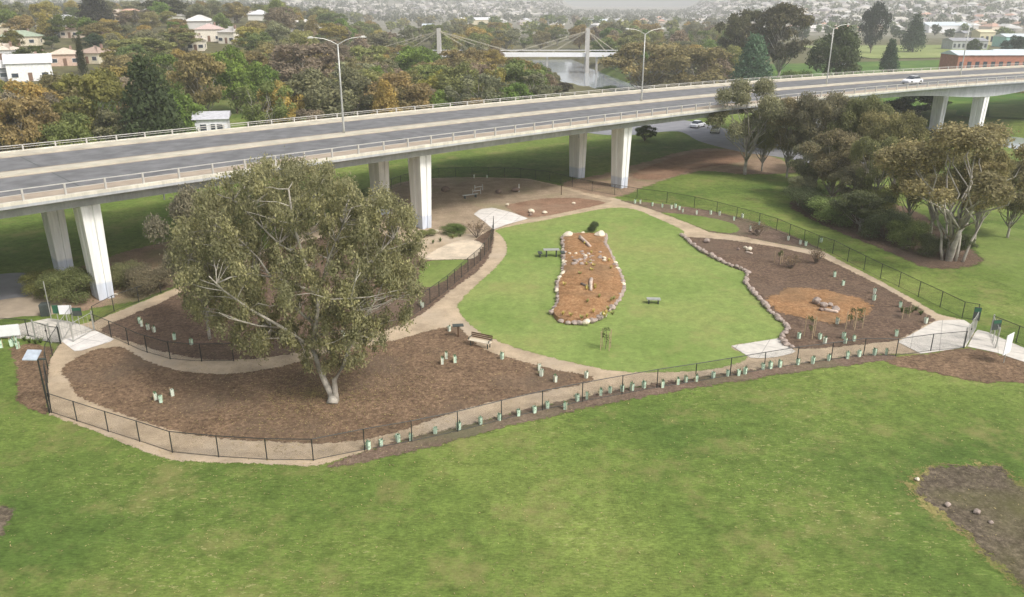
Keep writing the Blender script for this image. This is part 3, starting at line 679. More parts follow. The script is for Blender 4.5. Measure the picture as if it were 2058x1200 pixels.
fence('f', [(992, 458), (991, 475), (985, 500), (965, 525), (930, 556), (900, 583), (870, 606), (848, 622), (815, 645)], 'dark chain-link fence along the curve between the big gum and lawn', 1.8)
fence('f', [(190, 664), (240, 685), (286, 706), (340, 722), (393, 727), (470, 726)], 'chain-link fence on the upper side of the curved tan path')
fence('f', [(1990, 668), (2010, 676), (2058, 696), (2120, 716)], 'low chain-link fence outside the right gate along the approach path', 2.2)
fence('f', [(0, 672), (60, 676), (104, 690), (123, 692)], 'chain-link fence beside the concrete entry pad on the left')
def gate(a, b, label, h=1.5, n=5):
    a = at(*a); b = at(*b); L = math.hypot(b[0] - a[0], b[1] - a[1]); e = empty('gate', (a[0], a[1], 0), math.atan2(b[1] - a[1], b[0] - a[0]), label, 'gate')
    for x in (0, L):
        p = MB(); p.tube([(x, 0, 0), (x, 0, h + .15)], .05, 8); p.build('gate_post', M['steel'], e)
    fr = MB(); fr.tube([(.08, 0, .12), (L - .08, 0, .12)], .025, 6); fr.tube([(.08, 0, h), (L - .08, 0, h)], .025, 6); fr.tube([(.08, 0, .12), (.08, 0, h)], .025, 6); fr.tube([(L - .08, 0, .12), (L - .08, 0, h)], .025, 6)
    f = fr.build('gate_frame', M['steel'], e)
    br_ = MB()
    for i in range(1, n): x = .08 + (L - .16) * i / n; br_.tube([(x, 0, .12), (x, 0, h)], .012, 5)
    br_.build('bar_infill', M['steel'], f)
    q = MB(); q.box((L - .3, -.05, 1.0), (.14, .06, .12)); q.build('latch', M['black'], e)
gate((1936, 699), (1948, 683), 'metal park gate at the end of the right concrete slab')
gate((1950, 680), (1960, 662), 'second metal gate leaf beside the right concrete slab')
gate((2001, 700), (1990, 672), 'outer metal gate on the right approach path')
gate((124, 688), (148, 652), 'metal gate at the entry pad beside the white slab')
gate((72, 683), (104, 690), 'outer metal gate of the left entry pad')
gate((148, 688), (190, 664), 'low metal gate across the left white slab')

# ---------------------------------------------------------------- tree guards
def guard_set(mat):
    a = MB(); r = .13; v = []
    for z, q in ((0, 1), (.46, 1.12)):
        for k in range(4): t = math.pi / 2 * k + .4; v.append((math.cos(t) * r * q, math.sin(t) * r * q, z))
    a.add(v, [(i, (i + 1) % 4, (i + 1) % 4 + 4, i + 4) for i in range(4)])
    sm = a.mesh('sleeve', mat)
    b = MB(); b.box((.14, .05, .3), (.03, .03, .6)); st = b.mesh('stake', M['timber'])
    b = MB(); rr = random.Random(3)
    for k in range(14):
        t = rr.uniform(0, 6.3); e = rr.uniform(.1, 1.3); L = rr.uniform(.13, .27); c = Vector((math.cos(t) * .06, math.sin(t) * .06, rr.uniform(.1, .42))); d = Vector((math.cos(t) * math.cos(e), math.sin(t) * math.cos(e), math.sin(e))) * L; s = Vector((-math.sin(t), math.cos(t), 0)) * .035
        b.add([c, c + d * .5 + s, c + d, c + d * .5 - s], [(0, 1, 2, 3)])
    return sm, st, b.mesh('seedling', M['plant'])
GS = [guard_set(M['sleeve']), guard_set(M['sleeve_white'])]
def guards(l, label, group, kinds=(0,), sc=1.0):
    for px, py in l:
        x, y = at(px, py); s = GS[rng.choice(kinds)]
        e = empty('tree_guard', (x, y, .02), rng.uniform(0, 6.3), label, 'tree guard', group); k = sc * rng.uniform(.92, 1.1); e.scale = (k, k, k)
        link('sleeve', s[0], e); link('stake', s[1], e); link('seedling', s[2], e)
guards([(741, 903), (766, 897), (800, 888), (826, 886), (875, 872), (922, 864), (966, 853), (1004, 845), (1042, 836), (1074, 830), (1100, 821), (1136, 823), (1160, 806), (1180, 802), (1207, 795), (1226, 790), (1250, 787), (1270, 785), (1294, 780), (1331, 779), (1362, 773),
        (1378, 769), (1399, 767), (1433, 760), (1462, 756), (1484, 755), (1497, 752), (1533, 743), (1548, 741), (1567, 738), (1603, 733), (1633, 731), (1665, 725), (1703, 721), (1726, 717), (1757, 714), (1781, 713)],
       'pale green plastic guard in the strip outside the front fence', 'tree guards along the front fence')
guards([(313, 804), (324, 809), (347, 796)], 'pale green guard in the trio left of the big gum on brown mulch', 'trio of guards left of the big gum', (0, 1))
guards([(889, 732), (897, 721), (914, 729)], 'guard in the trio below the park bench on brown mulch', 'trio of guards below the bench', (1, 0))
guards([(1009, 722), (1084, 745), (1088, 756), (1116, 768), (1178, 760)], 'guard near the pointed tip of the lower mulch bed', 'guards at the tip of the lower mulch bed', (1, 0))
guards([(903, 666)], 'white guard beside the lectern sign', 'guards', (1,))
guards([(281, 650), (285, 656), (298, 663), (310, 668), (351, 683), (385, 693)], 'green and white guard in the dark mulch above the curved path', 'guards in the upper left mulch bed', (0, 1))
guards([(1605, 681), (1647, 682), (1657, 691), (1695, 681), (1698, 691), (1716, 686), (1801, 676), (1860, 650), (1809, 618), (1756, 604), (1757, 591), (1694, 574), (1677, 557), (1682, 652)], 'white guard on the dark mulch bed beside the orange patch', 'guards in the right mulch bed', (1, 0))
guards([(1650, 487), (1608, 491), (1619, 494), (1584, 483), (1526, 453), (1508, 462), (1492, 438), (1475, 443), (1446, 433), (1428, 431), (1400, 431), (1372, 427), (1365, 422), (1357, 418), (1349, 420), (1331, 417), (1311, 414), (1287, 409), (1276, 409)], 'white guard in the mulch strip along the back fence', 'guards along the back fence', (1, 1, 0))
guards([(3, 699), (24, 696), (37, 701), (31, 692)], 'green guard beside the white board near the left entry', 'guards near the left entry', (0,), 1.2)
guards([(953, 358), (979, 358), (845, 614), (850, 618), (690, 676)], 'pale guard beside a fence near the big gum', 'scattered guards near the yard and the big gum', (1,))

# ---------------------------------------------------------------- foliage
def leaf_cloud(r, blobs, n, size, squash=1.0, hang=.3, shell=.62):
    B = np.array(blobs); k = r.choice(len(B), n, p=B[:, 3] ** 2 / (B[:, 3] ** 2).sum())
    d = r.normal(size=(n, 3)); d /= np.linalg.norm(d, axis=1)[:, None]
    d[:, 2] = np.where((d[:, 2] < -.35) & (r.random(n) < .7), -d[:, 2], d[:, 2])
    rad = B[k, 3] * (shell + (1 - shell) * r.random(n) ** .7) * (1 + .16 * r.normal(size=n))
    c = B[k, :3] + d * rad[:, None] * np.array([1, 1, squash])
    nrm = d + r.normal(size=(n, 3)) * .75; nrm /= np.linalg.norm(nrm, axis=1)[:, None]
    a = np.cross(nrm, r.normal(size=(n, 3))); a /= np.linalg.norm(a, axis=1)[:, None]; a[:, 2] -= hang * r.random(n); b = np.cross(nrm, a)
    s = size * r.uniform(.6, 1.4, n)[:, None]
    co = np.stack([c - a * s, c + b * s * .55, c + a * s, c - b * s * .55], 1).reshape(-1, 3)
    q = np.arange(4 * n).reshape(n, 4)
    bv = r.random(len(B)); v = np.clip(.5 + .2 * r.normal(size=n) + (bv[k] - .5) * .5, 0, 1)
    return co, q, v
def limb(mb, a, b, r0, r1, r, seg=4, wob=.06, n=6):
    a = Vector(a); b = Vector(b); L = (b - a).length; pts = []; rad = []
    for i in range(seg + 1):
        t = i / seg; w = math.sin(math.pi * t) * L * wob
        pts.append(a + (b - a) * t + Vector((r.uniform(-w, w), r.uniform(-w, w), r.uniform(-w, w) + math.sin(math.pi * t) * L * .04))); rad.append(r0 + (r1 - r0) * t)
    mb.tube(pts, rad, n)
def make_tree(kind, seed, n=2400, size=.34):
    """unit tree: 10 m high, about 10 m wide"""
    r = np.random.default_rng(seed); pr = random.Random(seed); mb = MB(); blobs = []; bark = 'bark'
    if kind in ('gum', 'round', 'open'):
        nb = {'gum': 44, 'round': 34, 'open': 26}[kind]; base = ({'gum': 1.7, 'round': .8, 'open': 2.4} if seed < 30 or seed > 40 else {'gum': 2.6, 'round': 1.2, 'open': 3.0})[kind]
        cz = (10 + base) / 2; rz = (10 - base) / 2 - 1.0; rx = 4.0
        for i in range(nb):
            t = i * 2.399 + pr.uniform(-.4, .4); u = pr.uniform(-1, 1) if kind != 'round' else pr.uniform(-.9, 1)
            ww = math.sqrt(max(0, 1 - u * u)) ** .8 * pr.uniform(.45, 1.0)
            blobs.append((math.cos(t) * rx * ww, math.sin(t) * rx * ww, cz + u * rz * (1 - .15 * pr.random()), pr.uniform(.6, 1.35) if kind != 'open' else pr.uniform(.5, 1.1)))
        if kind == 'round': blobs += [(0, 0, cz, 2.4), (1, 0, cz + .6, 1.9)]
        if kind != 'round': bark = 'bark_pale'
        fk = (pr.uniform(-.3, .3), pr.uniform(-.3, .3), base * .8)
        limb(mb, (0, 0, -.2), fk, .19, .13, pr, 4, .03, 8)
        for i, bl in enumerate(blobs):
            if i % 2 == 0 or kind == 'open': limb(mb, fk if i % 4 else (0, 0, base * .45), bl[:3], .075, .015, pr, 4, .1, 5)
        hang, shell = .4, .5
    elif kind == 'pine':
        for i in range(26):
            z = 1.2 + 8.4 * (i / 26); w = 4.0 * (1 - (z / 10.6)) ** .8; t = i * 2.4; blobs.append((math.cos(t) * w * .6, math.sin(t) * w * .6, z, .5 + w * .42))
        limb(mb, (0, 0, -.2), (0, 0, 9), .25, .05, pr, 4, .01, 7); hang, shell = .5, .5
    elif kind == 'column':
        for i in range(16): blobs.append((pr.uniform(-1, 1) * 1.6, pr.uniform(-1, 1) * 1.6, .8 + i * .54, 2.6 * (1 - (i / 17) ** 2 * .75)))
        limb(mb, (0, 0, -.2), (0, 0, 8), .3, .05, pr, 3, .01, 6); hang, shell = -.6, .6
    elif kind == 'bush':
        for i in range(16):
            t = pr.uniform(0, 6.3); w = pr.uniform(.2, 1) ** .6 * 3.4; blobs.append((math.cos(t) * w, math.sin(t) * w, pr.uniform(1.2, 7.6) * (1 - w * .09), pr.uniform(1.3, 2.3)))
        for i in range(7): limb(mb, (0, 0, -.2), blobs[i][:3], .14, .05, pr, 3, .05, 5)
        hang, shell = .2, .45
    co, q, v = leaf_cloud(r, blobs, n, size, 1.0 if kind != 'gum' else .8, hang, shell)
    return mb.mesh('trunk', M[bark], True), np_mesh('crown', co, q, M['leaf'], v)
KINDS = {}
for kd, seeds, n, sz in (('gum', (1, 2, 3, 4, 41, 42), 8000, .2), ('round', (5, 6, 7, 43), 8000, .2), ('open', (8, 9), 4200, .18), ('pine', (10, 11), 7000, .2), ('column', (12,), 5000, .2), ('bush', (13, 14, 15), 6000, .22)):
    KINDS[kd] = [make_tree(kd, s, n, sz) for s in seeds]
FINE = {k: [make_tree(k, s, n, sz) for s in seeds] for k, seeds, n, sz in (('gum', (31, 32, 33), 34000, .1), ('open', (34, 35), 30000, .085), ('bush', (36, 37), 20000, .115), ('round', (38,), 26000, .11))}
FAR = [make_tree('round', 21, 420, .75), make_tree('gum', 22, 420, .75), make_tree('round', 23, 420, .8)]
BROWN, OLIVE, GREY, GREEN, BRIGHT, DARK, YELL, ORANGE, BLUE, RUST = ((.225, .2, .1), (.22, .225, .09), (.21, .21, .13), (.13, .175, .055), (.15, .215, .05), (.07, .095, .045), (.34, .31, .07), (.4, .31, .11), (.08, .14, .085), (.25, .2, .095))
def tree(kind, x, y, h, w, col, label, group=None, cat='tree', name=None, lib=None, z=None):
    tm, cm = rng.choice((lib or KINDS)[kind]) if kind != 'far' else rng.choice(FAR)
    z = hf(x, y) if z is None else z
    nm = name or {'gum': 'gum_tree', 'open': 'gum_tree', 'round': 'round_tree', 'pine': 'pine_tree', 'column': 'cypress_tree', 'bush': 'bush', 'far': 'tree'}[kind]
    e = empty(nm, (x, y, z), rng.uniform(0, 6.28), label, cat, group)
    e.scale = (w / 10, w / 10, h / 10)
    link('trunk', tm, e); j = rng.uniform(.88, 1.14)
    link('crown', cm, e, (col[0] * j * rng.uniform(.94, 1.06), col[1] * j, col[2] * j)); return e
def ptree(kind, px, ytop, Y, wpx, col, label, group=None, **k):
    x, y, z = atY(px, ytop, Y); g = hf(x, y); w = px2m(wpx, Y)
    return tree(kind, x, y, max(2.0, (z - g) / (.98)), w, col, label, group, **k)

# the big gum in the lower mulch bed
def big_gum():
    r = np.random.default_rng(77); pr = random.Random(5); bx, by = at(670, 806)
    e = empty('gum_tree', (bx, by, 0), 0, 'large spreading gum with pale forked trunk standing in the brown mulch', 'tree')
    def L(px, py, Y): x, y, z = atY(px, py, Y); return Vector((x - bx, y - by, z))
    mb = MB()
    f1 = L(655, 768, by + .1); base = Vector((0, 0, -.2))
    mb.tube([base, (-.12, .05, .55), L(652, 765, by), L(640, 735, by + .2), L(628, 700, by + .6)], [.36, .23, .19, .16, .14], 10)
    mb.tube([(.12, 0, -.1), (.16, 0, .6), L(672, 765, by - .1), L(690, 735, by - .3), L(702, 700, by - .4), L(735, 640, by - .5), L(770, 570, by - .2)], [.3, .19, .16, .13, .11, .08, .04], 9)
    mb.tube([(0, -.3, -.05), (0, 0, .35)], [.4, .28], 9)
    mains = [([(628, 700), (636, 650), (640, 590), (610, 520), (590, 450), (580, 380)], 1.0, .16), ([(636, 655), (600, 625), (560, 580), (520, 520), (470, 470)], 3.0, .11),
             ([(628, 700), (570, 660), (500, 620), (450, 585), (420, 555)], -1.5, .11), ([(640, 600), (660, 520), (690, 450), (700, 400)], 1.5, .1),
             ([(610, 520), (560, 490), (500, 430), (470, 400)], 4.0, .07), ([(636, 640), (690, 590), (740, 530), (790, 480)], 2.5, .09), ([(570, 660), (520, 655), (460, 640), (440, 628)], -3.0, .06),
             ([(702, 700), (715, 650), (705, 600), (720, 540)], -2.0, .07), ([(590, 450), (630, 400), (650, 360)], 0.0, .06), ([(640, 590), (560, 560), (450, 540), (380, 520)], 5.0, .08)]
    ends = []
    for pts, dep, r0 in mains:
        n = len(pts); P = [L(x, y, by + .2 + (dep - 3.2) * i / (n - 1)) for i, (x, y) in enumerate(pts)]
        mb.tube(P, [r0 * (1 - .75 * i / (n - 1)) * 1.1 for i in range(n)], 7)
        for i in range(1, n): ends += [P[i], (P[i] + P[i - 1]) / 2]
    # crown clumps: measured outline, spread through the depth of the crown
    outline = [(358, 470), (372, 432), (410, 395), (450, 365), (500, 343), (560, 328), (620, 322), (665, 338), (705, 372), (750, 385), (795, 402), (830, 440), (850, 500), (852, 560), (842, 610), (815, 650), (770, 678), (735, 700), (708, 728),
               (680, 738), (650, 742), (620, 728), (585, 700), (545, 716), (500, 712), (455, 695), (420, 668), (385, 625), (360, 590), (350, 530)]
    def inside(x, y):
        c = False; n = len(outline)
        for i in range(n):
            x1, y1 = outline[i]; x2, y2 = outline[(i + 1) % n]
            if (y1 > y) != (y2 > y) and x < (x2 - x1) * (y - y1) / (y2 - y1) + x1: c = not c
        return c
    blobs = []; tries = 0
    while len(blobs) < 640 and tries < 90000:
        tries += 1; px, py = pr.uniform(320, 855), pr.uniform(330, 705)
        if not inside(px, py): continue
        fy = (py - 330) / 375.0; rx = abs(px - 590) / 270.0
        dep = 6.2 * math.sqrt(max(.05, 1 - rx ** 2)); mid = 3.0 - 3.4 * fy
        Y = by + mid + pr.uniform(-1, 1) * dep * (.85 if fy < .75 else .5)
        p = L(px, py, Y); rad = pr.uniform(.3, .68)
        if p.z < 1.3: continue
        if any((p - Vector(b[:3])).length < .33 for b in blobs): continue
        blobs.append((p.x, p.y, p.z, rad))
    for _ in range(60):
        px, py = pr.gauss(670, 60), pr.uniform(680, 748)
        if abs(px - 668) > 40 + (748 - py) * 1.6: continue
        p = L(px, py, by + pr.uniform(-1.2, 2.0))
        if p.z > 1.3: blobs.append((p.x, p.y, p.z, pr.uniform(.25, .5)))
    for i, b in enumerate(blobs):
        if i % 2 == 0:
            q = min(ends, key=lambda e_: (Vector(b[:3]) - e_).length + (2 if e_.z > b[2] else 0)); limb(mb, q, b[:3], .036, .01, pr, 3, .07, 4)
    mb.build('trunk', M['bark_grey'], e, True)
    co, q, v = leaf_cloud(r, blobs, 190000, .058, 1.6, 1.2, .05)
    link('crown', np_mesh('crown', co, q, M['leaf'], v), e, (.25, .24, .135))
big_gum()

# near trees and shrubs
x, y = at(330, 560); ptree('gum', 378, 378, 56, 190, (.2, .185, .135), 'grey-leaved gum partly hidden behind the left side of the big gum', lib=FINE)
x, y = at(1497, 351); tree('open', x, y, 14.4, 14.5, GREY, 'slim gum with leaning pale trunk at the left end of the row beyond the fence', lib=FINE)
x, y = at(1905, 524); rusty = tree('open', x, y, 13.9, 18.5, (.235, .212, .115), 'rusty-leaved gum with several pale trunks at the right end of the row', lib=FINE); rusty.rotation_euler = (0, 0, 0)
pr_ = random.Random(4)
for dx, dz, l, yy in ((-.25, -.9, 6.0, .1), (.15, -.35, 6.5, .35), (.35, .25, 6.4, -.1), (.65, 1.6, 5.2, -.25), (-.05, .5, 6, .6)):
    mb = MB(); limb(mb, (dx, yy, -.1), (dx + dz * .7, yy + .5, l * .7), .085, .035, pr_, 5, .03, 8); mb.build('stem', M['bark_pale'], rusty, True)
GR = 'gums in the row beyond the back fence'
for i, (px, yt, Y, w, kd, c, l) in enumerate(((1600, 195, 116, 130, 'gum', (.205, .185, .11), 'brown-leaved gum just right of the slim leaning gum'), (1660, 183, 112, 170, 'gum', (.19, .185, .12), 'tall grey-brown gum in the middle of the row touching the bridge rail'), (1745, 190, 108, 150, 'gum', (.2, .2, .095), 'olive-topped gum standing in front of the bridge girder'),
        (1790, 212, 104, 150, 'gum', (.21, .2, .1), 'tall olive gum at the right shoulder of the row near the girder'), (1690, 262, 99, 170, 'gum', (.205, .185, .11), 'brown-leaved gum standing lower in the middle of the row'), (1775, 268, 92, 130, 'open', (.2, .2, .095), 'thin-crowned gum left of the rusty-leaved gum'), (1640, 285, 103, 120, 'gum', (.19, .185, .12), 'low grey gum at the left edge of the dark mulch'), (2060, 320, 84, 150, 'gum', (.205, .185, .11), 'brown gum cut by the right edge of the picture'), (1985, 330, 90, 130, 'open', (.19, .185, .12), 'grey thin gum behind the rusty-leaved gum'),
        (1545, 215, 121, 110, 'gum', (.2, .2, .095), 'olive gum directly behind the slim leaning gum'), (1820, 225, 98, 140, 'gum', (.2, .2, .095), 'olive gum filling the gap behind the left side of the rusty-leaved gum'), (1700, 215, 118, 140, 'gum', (.205, .185, .11), 'brown gum at the back of the row close to the bridge'), (1905, 282, 86, 170, 'gum', (.23, .21, .11), 'grey-olive gum directly behind the rusty-leaved gum'), (1850, 300, 88, 110, 'gum', (.24, .21, .09), 'olive-brown gum joining the rusty-leaved gum on its left'), (2000, 285, 82, 120, 'gum', (.23, .2, .1), 'olive gum joining the rusty-leaved gum on its right'), (1725, 330, 94, 120, 'gum', (.19, .185, .12), 'low grey gum in front of the middle of the row'))):
    ptree(kd, px, yt, Y, w, c, l, lib=FINE)
for px, yt, Y, w, c in ((1640, 372, 96, 100, DARK), (1690, 385, 91, 110, GREEN), (1740, 392, 87, 110, DARK), (1790, 405, 84, 100, DARK), (1840, 430, 81, 90, GREEN), (1880, 460, 78, 70, DARK), (1612, 360, 99, 60, GREY), (1935, 478, 77, 60, DARK), (1765, 350, 92, 90, OLIVE)):
    ptree(rng.choice(('bush', 'gum')), px, yt - 8, Y, w * 1.25, [v * .7 + .3 * u for v, u in zip([q * 1.5 for q in c], (.2, .19, .11))], 'dark dense bush in the thicket under the row of gums', 'bushes under the row of gums', cat='bush', lib=FINE)
for px, py, h, w, c, l in ((150, 600, 3.8, 6.0, (.17, .19, .085), 'grey-green bush in front of the first bridge pier'), (95, 590, 3.0, 4.5, OLIVE, 'olive bush left of the first bridge pier'), (262, 575, 3.4, 4.2, (.18, .19, .1), 'bush right of the first bridge pier'), (300, 585, 3.6, 5.5, (.22, .19, .13), 'brownish shrub under the left edge of the big gum'),
                           (1191, 466, 1.6, 1.5, DARK, 'small dark bush behind the top of the orange mound'), (912, 470, 1.2, 3.5, GREEN, 'low green shrub at the foot of the second pier'), (858, 474, 1.0, 2.6, OLIVE, 'low shrub in front of the second pier'), (455, 600, 3.0, 4.0, GREY, 'grey shrub behind the trunk limbs of the big gum')):
    x, y = at(px, py); tree('bush', x, y, h, w, c, l, cat='bush', lib=FINE)
def bare_shrub(px, py, h, w, label, seed):
    x, y = at(px, py); pr = random.Random(seed); e = empty('bare_shrub', (x, y, 0), 0, label, 'shrub'); mb = MB(); tips = []
    for i in range(16):
        t = pr.uniform(0, 6.3); k = pr.uniform(.3, 1); b = Vector((math.cos(t) * w * k / 2, math.sin(t) * w * k / 2, h * pr.uniform(.6, 1))); limb(mb, (0, 0, 0), b, .035, .012, pr, 4, .08, 4)
        for j in range(3):
            a = b * pr.uniform(.4, .8); c = a + Vector((pr.uniform(-.5, .5), pr.uniform(-.5, .5), pr.uniform(.1, .5))); limb(mb, a, c, .015, .006, pr, 2, .1, 3); tips.append(c)
    mb.build('branches', M['bark'], e)
    r = np.random.default_rng(seed); co, q, v = leaf_cloud(r, [(c.x, c.y, c.z, .25) for c in tips], 500, .06)
    link('crown', np_mesh('crown', co, q, M['leaf'], v), e, (.2, .15, .1))
bare_shrub(958, 478, 1.9, 3.4, 'bare twiggy shrub at the bend of the inner fence', 1)
bare_shrub(1522, 474, 1.4, 2.2, 'bare twiggy shrub beside the back path', 2)
bare_shrub(1640, 530, 1.6, 1.6, 'bare sapling near the top of the dark mulch bed', 3)
bare_shrub(1590, 540, 1.2, 2.0, 'low bare shrub on the dark mulch bed near the stone kink', 4)
def staked(px, py, label, n=3, h=1.5, plant=True, seed=1):
    x, y = at(px, py); e = empty('staked_sapling', (x, y, .02), 0, label, 'sapling'); pr = random.Random(seed)
    for k in range(n):
        t = 2 * math.pi * k / n + .5; mb = MB(); mb.box((math.cos(t) * .45, math.sin(t) * .45, h / 2), (.05, .05, h)); mb.build('stake', M['timber'], e)
    mb = MB(); mb.tube([(0, 0, 0), (.03, 0, h * .6), (0, .03, h * 1.1)], [.025, .02, .01], 5); mb.build('stem', M['bark'], e)
    if plant:
        r = np.random.default_rng(seed); bl = [(pr.uniform(-.2, .2), pr.uniform(-.2, .2), h * pr.uniform(.4, 1.1), .22) for _ in range(7)]; co, q, v = leaf_cloud(r, bl, 260, .05)
        link('crown', np_mesh('crown', co, q, M['leaf'], v), e, (.1, .12, .05))
staked(1217, 702, 'thin staked sapling on the lawn below the mound', 4, 1.5, True, 1)
staked(1628, 678, 'staked sapling on the left below the orange patch', 3, 1.6, True, 2)
#staked(1640, 668, 'tall timber stakes holding a sapling beside the orange patch', 3, 1.5, True, 3)
staked(1707, 660, 'staked sapling at the lower right of the orange patch', 2, 1.5, True, 4)
staked(1725, 662, 'sapling tied to stakes right of the orange patch', 2, 1.5, True, 5)
staked(1565, 530, 'sapling stakes in the narrow part of the dark bed', 3, 1.2, True, 6)
#staked(1592, 536, 'pair of stakes near the low bare shrub of the dark bed', 2, 1.1, True, 7)
staked(1820, 640, 'sapling among guards near the right concrete slab', 2, 1.0, True, 8)
TUFTS = []
def tuft_mesh(seed):
    r = random.Random(seed); mb = MB()
    for i in range(26):
        t = r.uniform(0, 6.3); L = r.uniform(.25, .5); ln = r.uniform(.15, .7); d = Vector((math.cos(t) * ln, math.sin(t) * ln, 1)).normalized() * L; s = Vector((-math.sin(t), math.cos(t), 0)) * .04
        mb.add([s * -1, s, d * .6 + s * .8, d], [(0, 1, 2, 3)])
    return mb.mesh('grass_tuft', M['tint'])
TM = [tuft_mesh(i) for i in range(3)]
for i in range(34):
    px, py = rng.uniform(1128, 1238), rng.uniform(490, 640)
    if abs(px - 1182) > 38 + (py - 480) * .15: continue
    x, y = at(px, py, .5); o = link('grass_tuft', rng.choice(TM), None, rng.choice([(.45, .38, .1), (.32, .32, .1), (.6, .5, .15)])); o.location = (x, y, .46); o.scale = (1.1, 1.1, .8)
    tag(o, 'yellowish grass tuft planted on the orange mound', 'grass tuft', 'grass tufts on the mound')
for px, py in ((1840, 625), (1850, 634), (1833, 628), (1812, 628), (910, 480), (925, 476), (885, 486), (870, 490), (60, 690), (72, 692), (50, 686), (82, 690)):
    x, y = at(px, py); o = link('grass_tuft', rng.choice(TM), None, rng.choice([(.1, .14, .04), (.2, .2, .07)])); o.location = (x, y, .03); o.scale = (1.4, 1.4, 1.1); tag(o, 'green grass tuft growing in a mulch bed near a concrete slab or pier', 'grass tuft', 'grass tufts in the beds')

def litter():
    r = np.random.default_rng(12); bx, by = at(670, 806); n = 5200
    a = r.uniform(0, 6.283, n); d = np.abs(r.normal(size=n)) * 6.5; x = bx - 1.5 + np.cos(a) * d * 1.25; y = by + 1.0 + np.sin(a) * d
    m = 2600; x = np.r_[x, r.uniform(-32, 38, m)]; y = np.r_[y, 26 + 26 * r.random(m) ** 1.1]; n += m
    t = r.uniform(0, 6.283, n); L = r.uniform(.03, .09, n); w = L * .35; c, s_ = np.cos(t), np.sin(t); z = .045 + r.random(n) * .02
    P = np.stack([np.stack([x - c * L, y - s_ * L, z], 1), np.stack([x + s_ * w, y - c * w, z + .01], 1), np.stack([x + c * L, y + s_ * L, z], 1), np.stack([x - s_ * w, y + c * w, z + .01], 1)], 1).reshape(-1, 3)
    o = link('leaf_litter', np_mesh('leaf_litter', P, np.arange(4 * n).reshape(n, 4), M['leaf'], r.random(n)), None, (.3, .25, .13)); tag(o, 'fallen leaves and bark flakes under the big gum and on the grass', 'leaf litter', None, 'stuff')
litter()
# ---------------------------------------------------------------- park furniture
def bench(px, py, rz, label, w=1.8, back=True):
    x, y = at(px, py); e = empty('park_bench', (x, y, .03), rz, label, 'bench')
    s = MB()
    for k in range(4): s.box((0, -.22 + k * .12, .45), (w, .1, .04))
    s.build('seat', M['rock_pale'], e)
    if back:
        b = MB()
        for k in range(3): b.box((0, .26 + k * .03, .6 + k * .13), (w, .03, .1))
        b.build('backrest', M['slat'], e)
    for sx in (-1, 1):
        l = MB(); l.box((sx * (w / 2 - .18), -.16, .22), (.06, .06, .44)); l.box((sx * (w / 2 - .18), .2, .22), (.06, .06, .44)); l.box((sx * (w / 2 - .18), .02, .41), (.05, .42, .05)); l.build('leg', M['bin'], e)
        if back: a = MB(); a.box((sx * (w / 2 - .05), 0, .64), (.05, .5, .04)); a.box((sx * (w / 2 - .05), -.2, .52), (.05, .05, .24)); a.build('armrest', M['bin'], e)
bench(965, 697, R(-27), 'park bench with dark timber backrest beside the tan path')
def lectern():
    x, y = at(921, 677); e = empty('lectern_sign', (x, y, .02), R(8), 'dark low information lectern on a single post where the paths meet', 'sign')
    p = MB(); p.box((0, 0, .45), (.12, .1, .9)); p.build('post', M['slat'], e)
    t = MB(); t.box((0, 0, .94), (.85, .5, .06)); t.box((0, 0, .89), (.3, .3, .06)); t.build('panel', M['bin'], e)
lectern()
def picnic(px, py, label):
    x, y = at(px, py); e = empty('picnic_table', (x, y, .02), R(4), label, 'picnic table')
    t = MB(); t.box((0, 0, .74), (1.6, .7, .05)); t.build('tabletop', M['steel'], e)
    for s in (-1, 1):
        b = MB(); b.box((s * 1.15, 0, .44), (.42, .9, .05)); b.build('seat', M['bin'], e)
        l = MB(); l.box((s * .5, 0, .36), (.1, .5, .72)); l.box((s * 1.15, 0, .2), (.1, .4, .42)); l.build('leg', M['bin'], e)
picnic(1108, 516, 'dark picnic table with end seats on the lawn left of the mound')
x, y = at(1313, 610); e = empty('low_bench', (x, y, .02), R(-4), 'low backless platform bench alone on the lawn right of the mound', 'bench')
mb = MB(); mb.box((0, 0, .4), (1.15, .55, .08)); mb.build('seat', M['steel'], e)
for s in (-1, 1): mb = MB(); mb.box((s * .4, 0, .18), (.1, .4, .36)); mb.build('leg', M['bin'], e)
def balance(px, py, kind, label):
    x, y = at(px, py); e = empty('agility_' + kind, (x, y, .02), R(30), label, 'agility equipment')
    if kind == 'hurdle':
        for s in (-1, 1): m = MB(); m.box((s * .6, 0, .4), (.08, .08, .8)); m.build('upright', M['steel'], e)
        m = MB(); m.tube([(-.6, 0, .5), (.6, 0, .5)], .03, 6); m.build('bar', M['white'], e)
    else:
        for s in (-1, 1): m = MB(); m.box((s * .8, 0, .2), (.12, .4, .4)); m.build('leg', M['bin'], e)
        m = MB(); m.box((0, 0, .43), (2.2, .35, .06)); m.build('beam', M['steel'], e)
balance(958, 391, 'hurdle', 'grey hurdle frame standing in the dusty yard'); balance(945, 398, 'beam', 'low grey balance beam in the dusty yard'); balance(962, 383, 'hurdle', 'farther grey hurdle beside the boulder of the yard')
def post_obj(px, py, h, r, mat, name, label, cat='post'):
    x, y = at(px, py); mb = MB(); mb.tube([(0, 0, 0), (0, 0, h)], r, 7); o = mb.build(name, M[mat]); o.location = (x, y, 0); tag(o, label, cat)
post_obj(1043, 386, 1.1, .06, 'white', 'marker_post', 'short white marker post beside the large boulder')
post_obj(1128, 392, 1.3, .06, 'slat', 'marker_post', 'dark post at the back fence near the third pier')
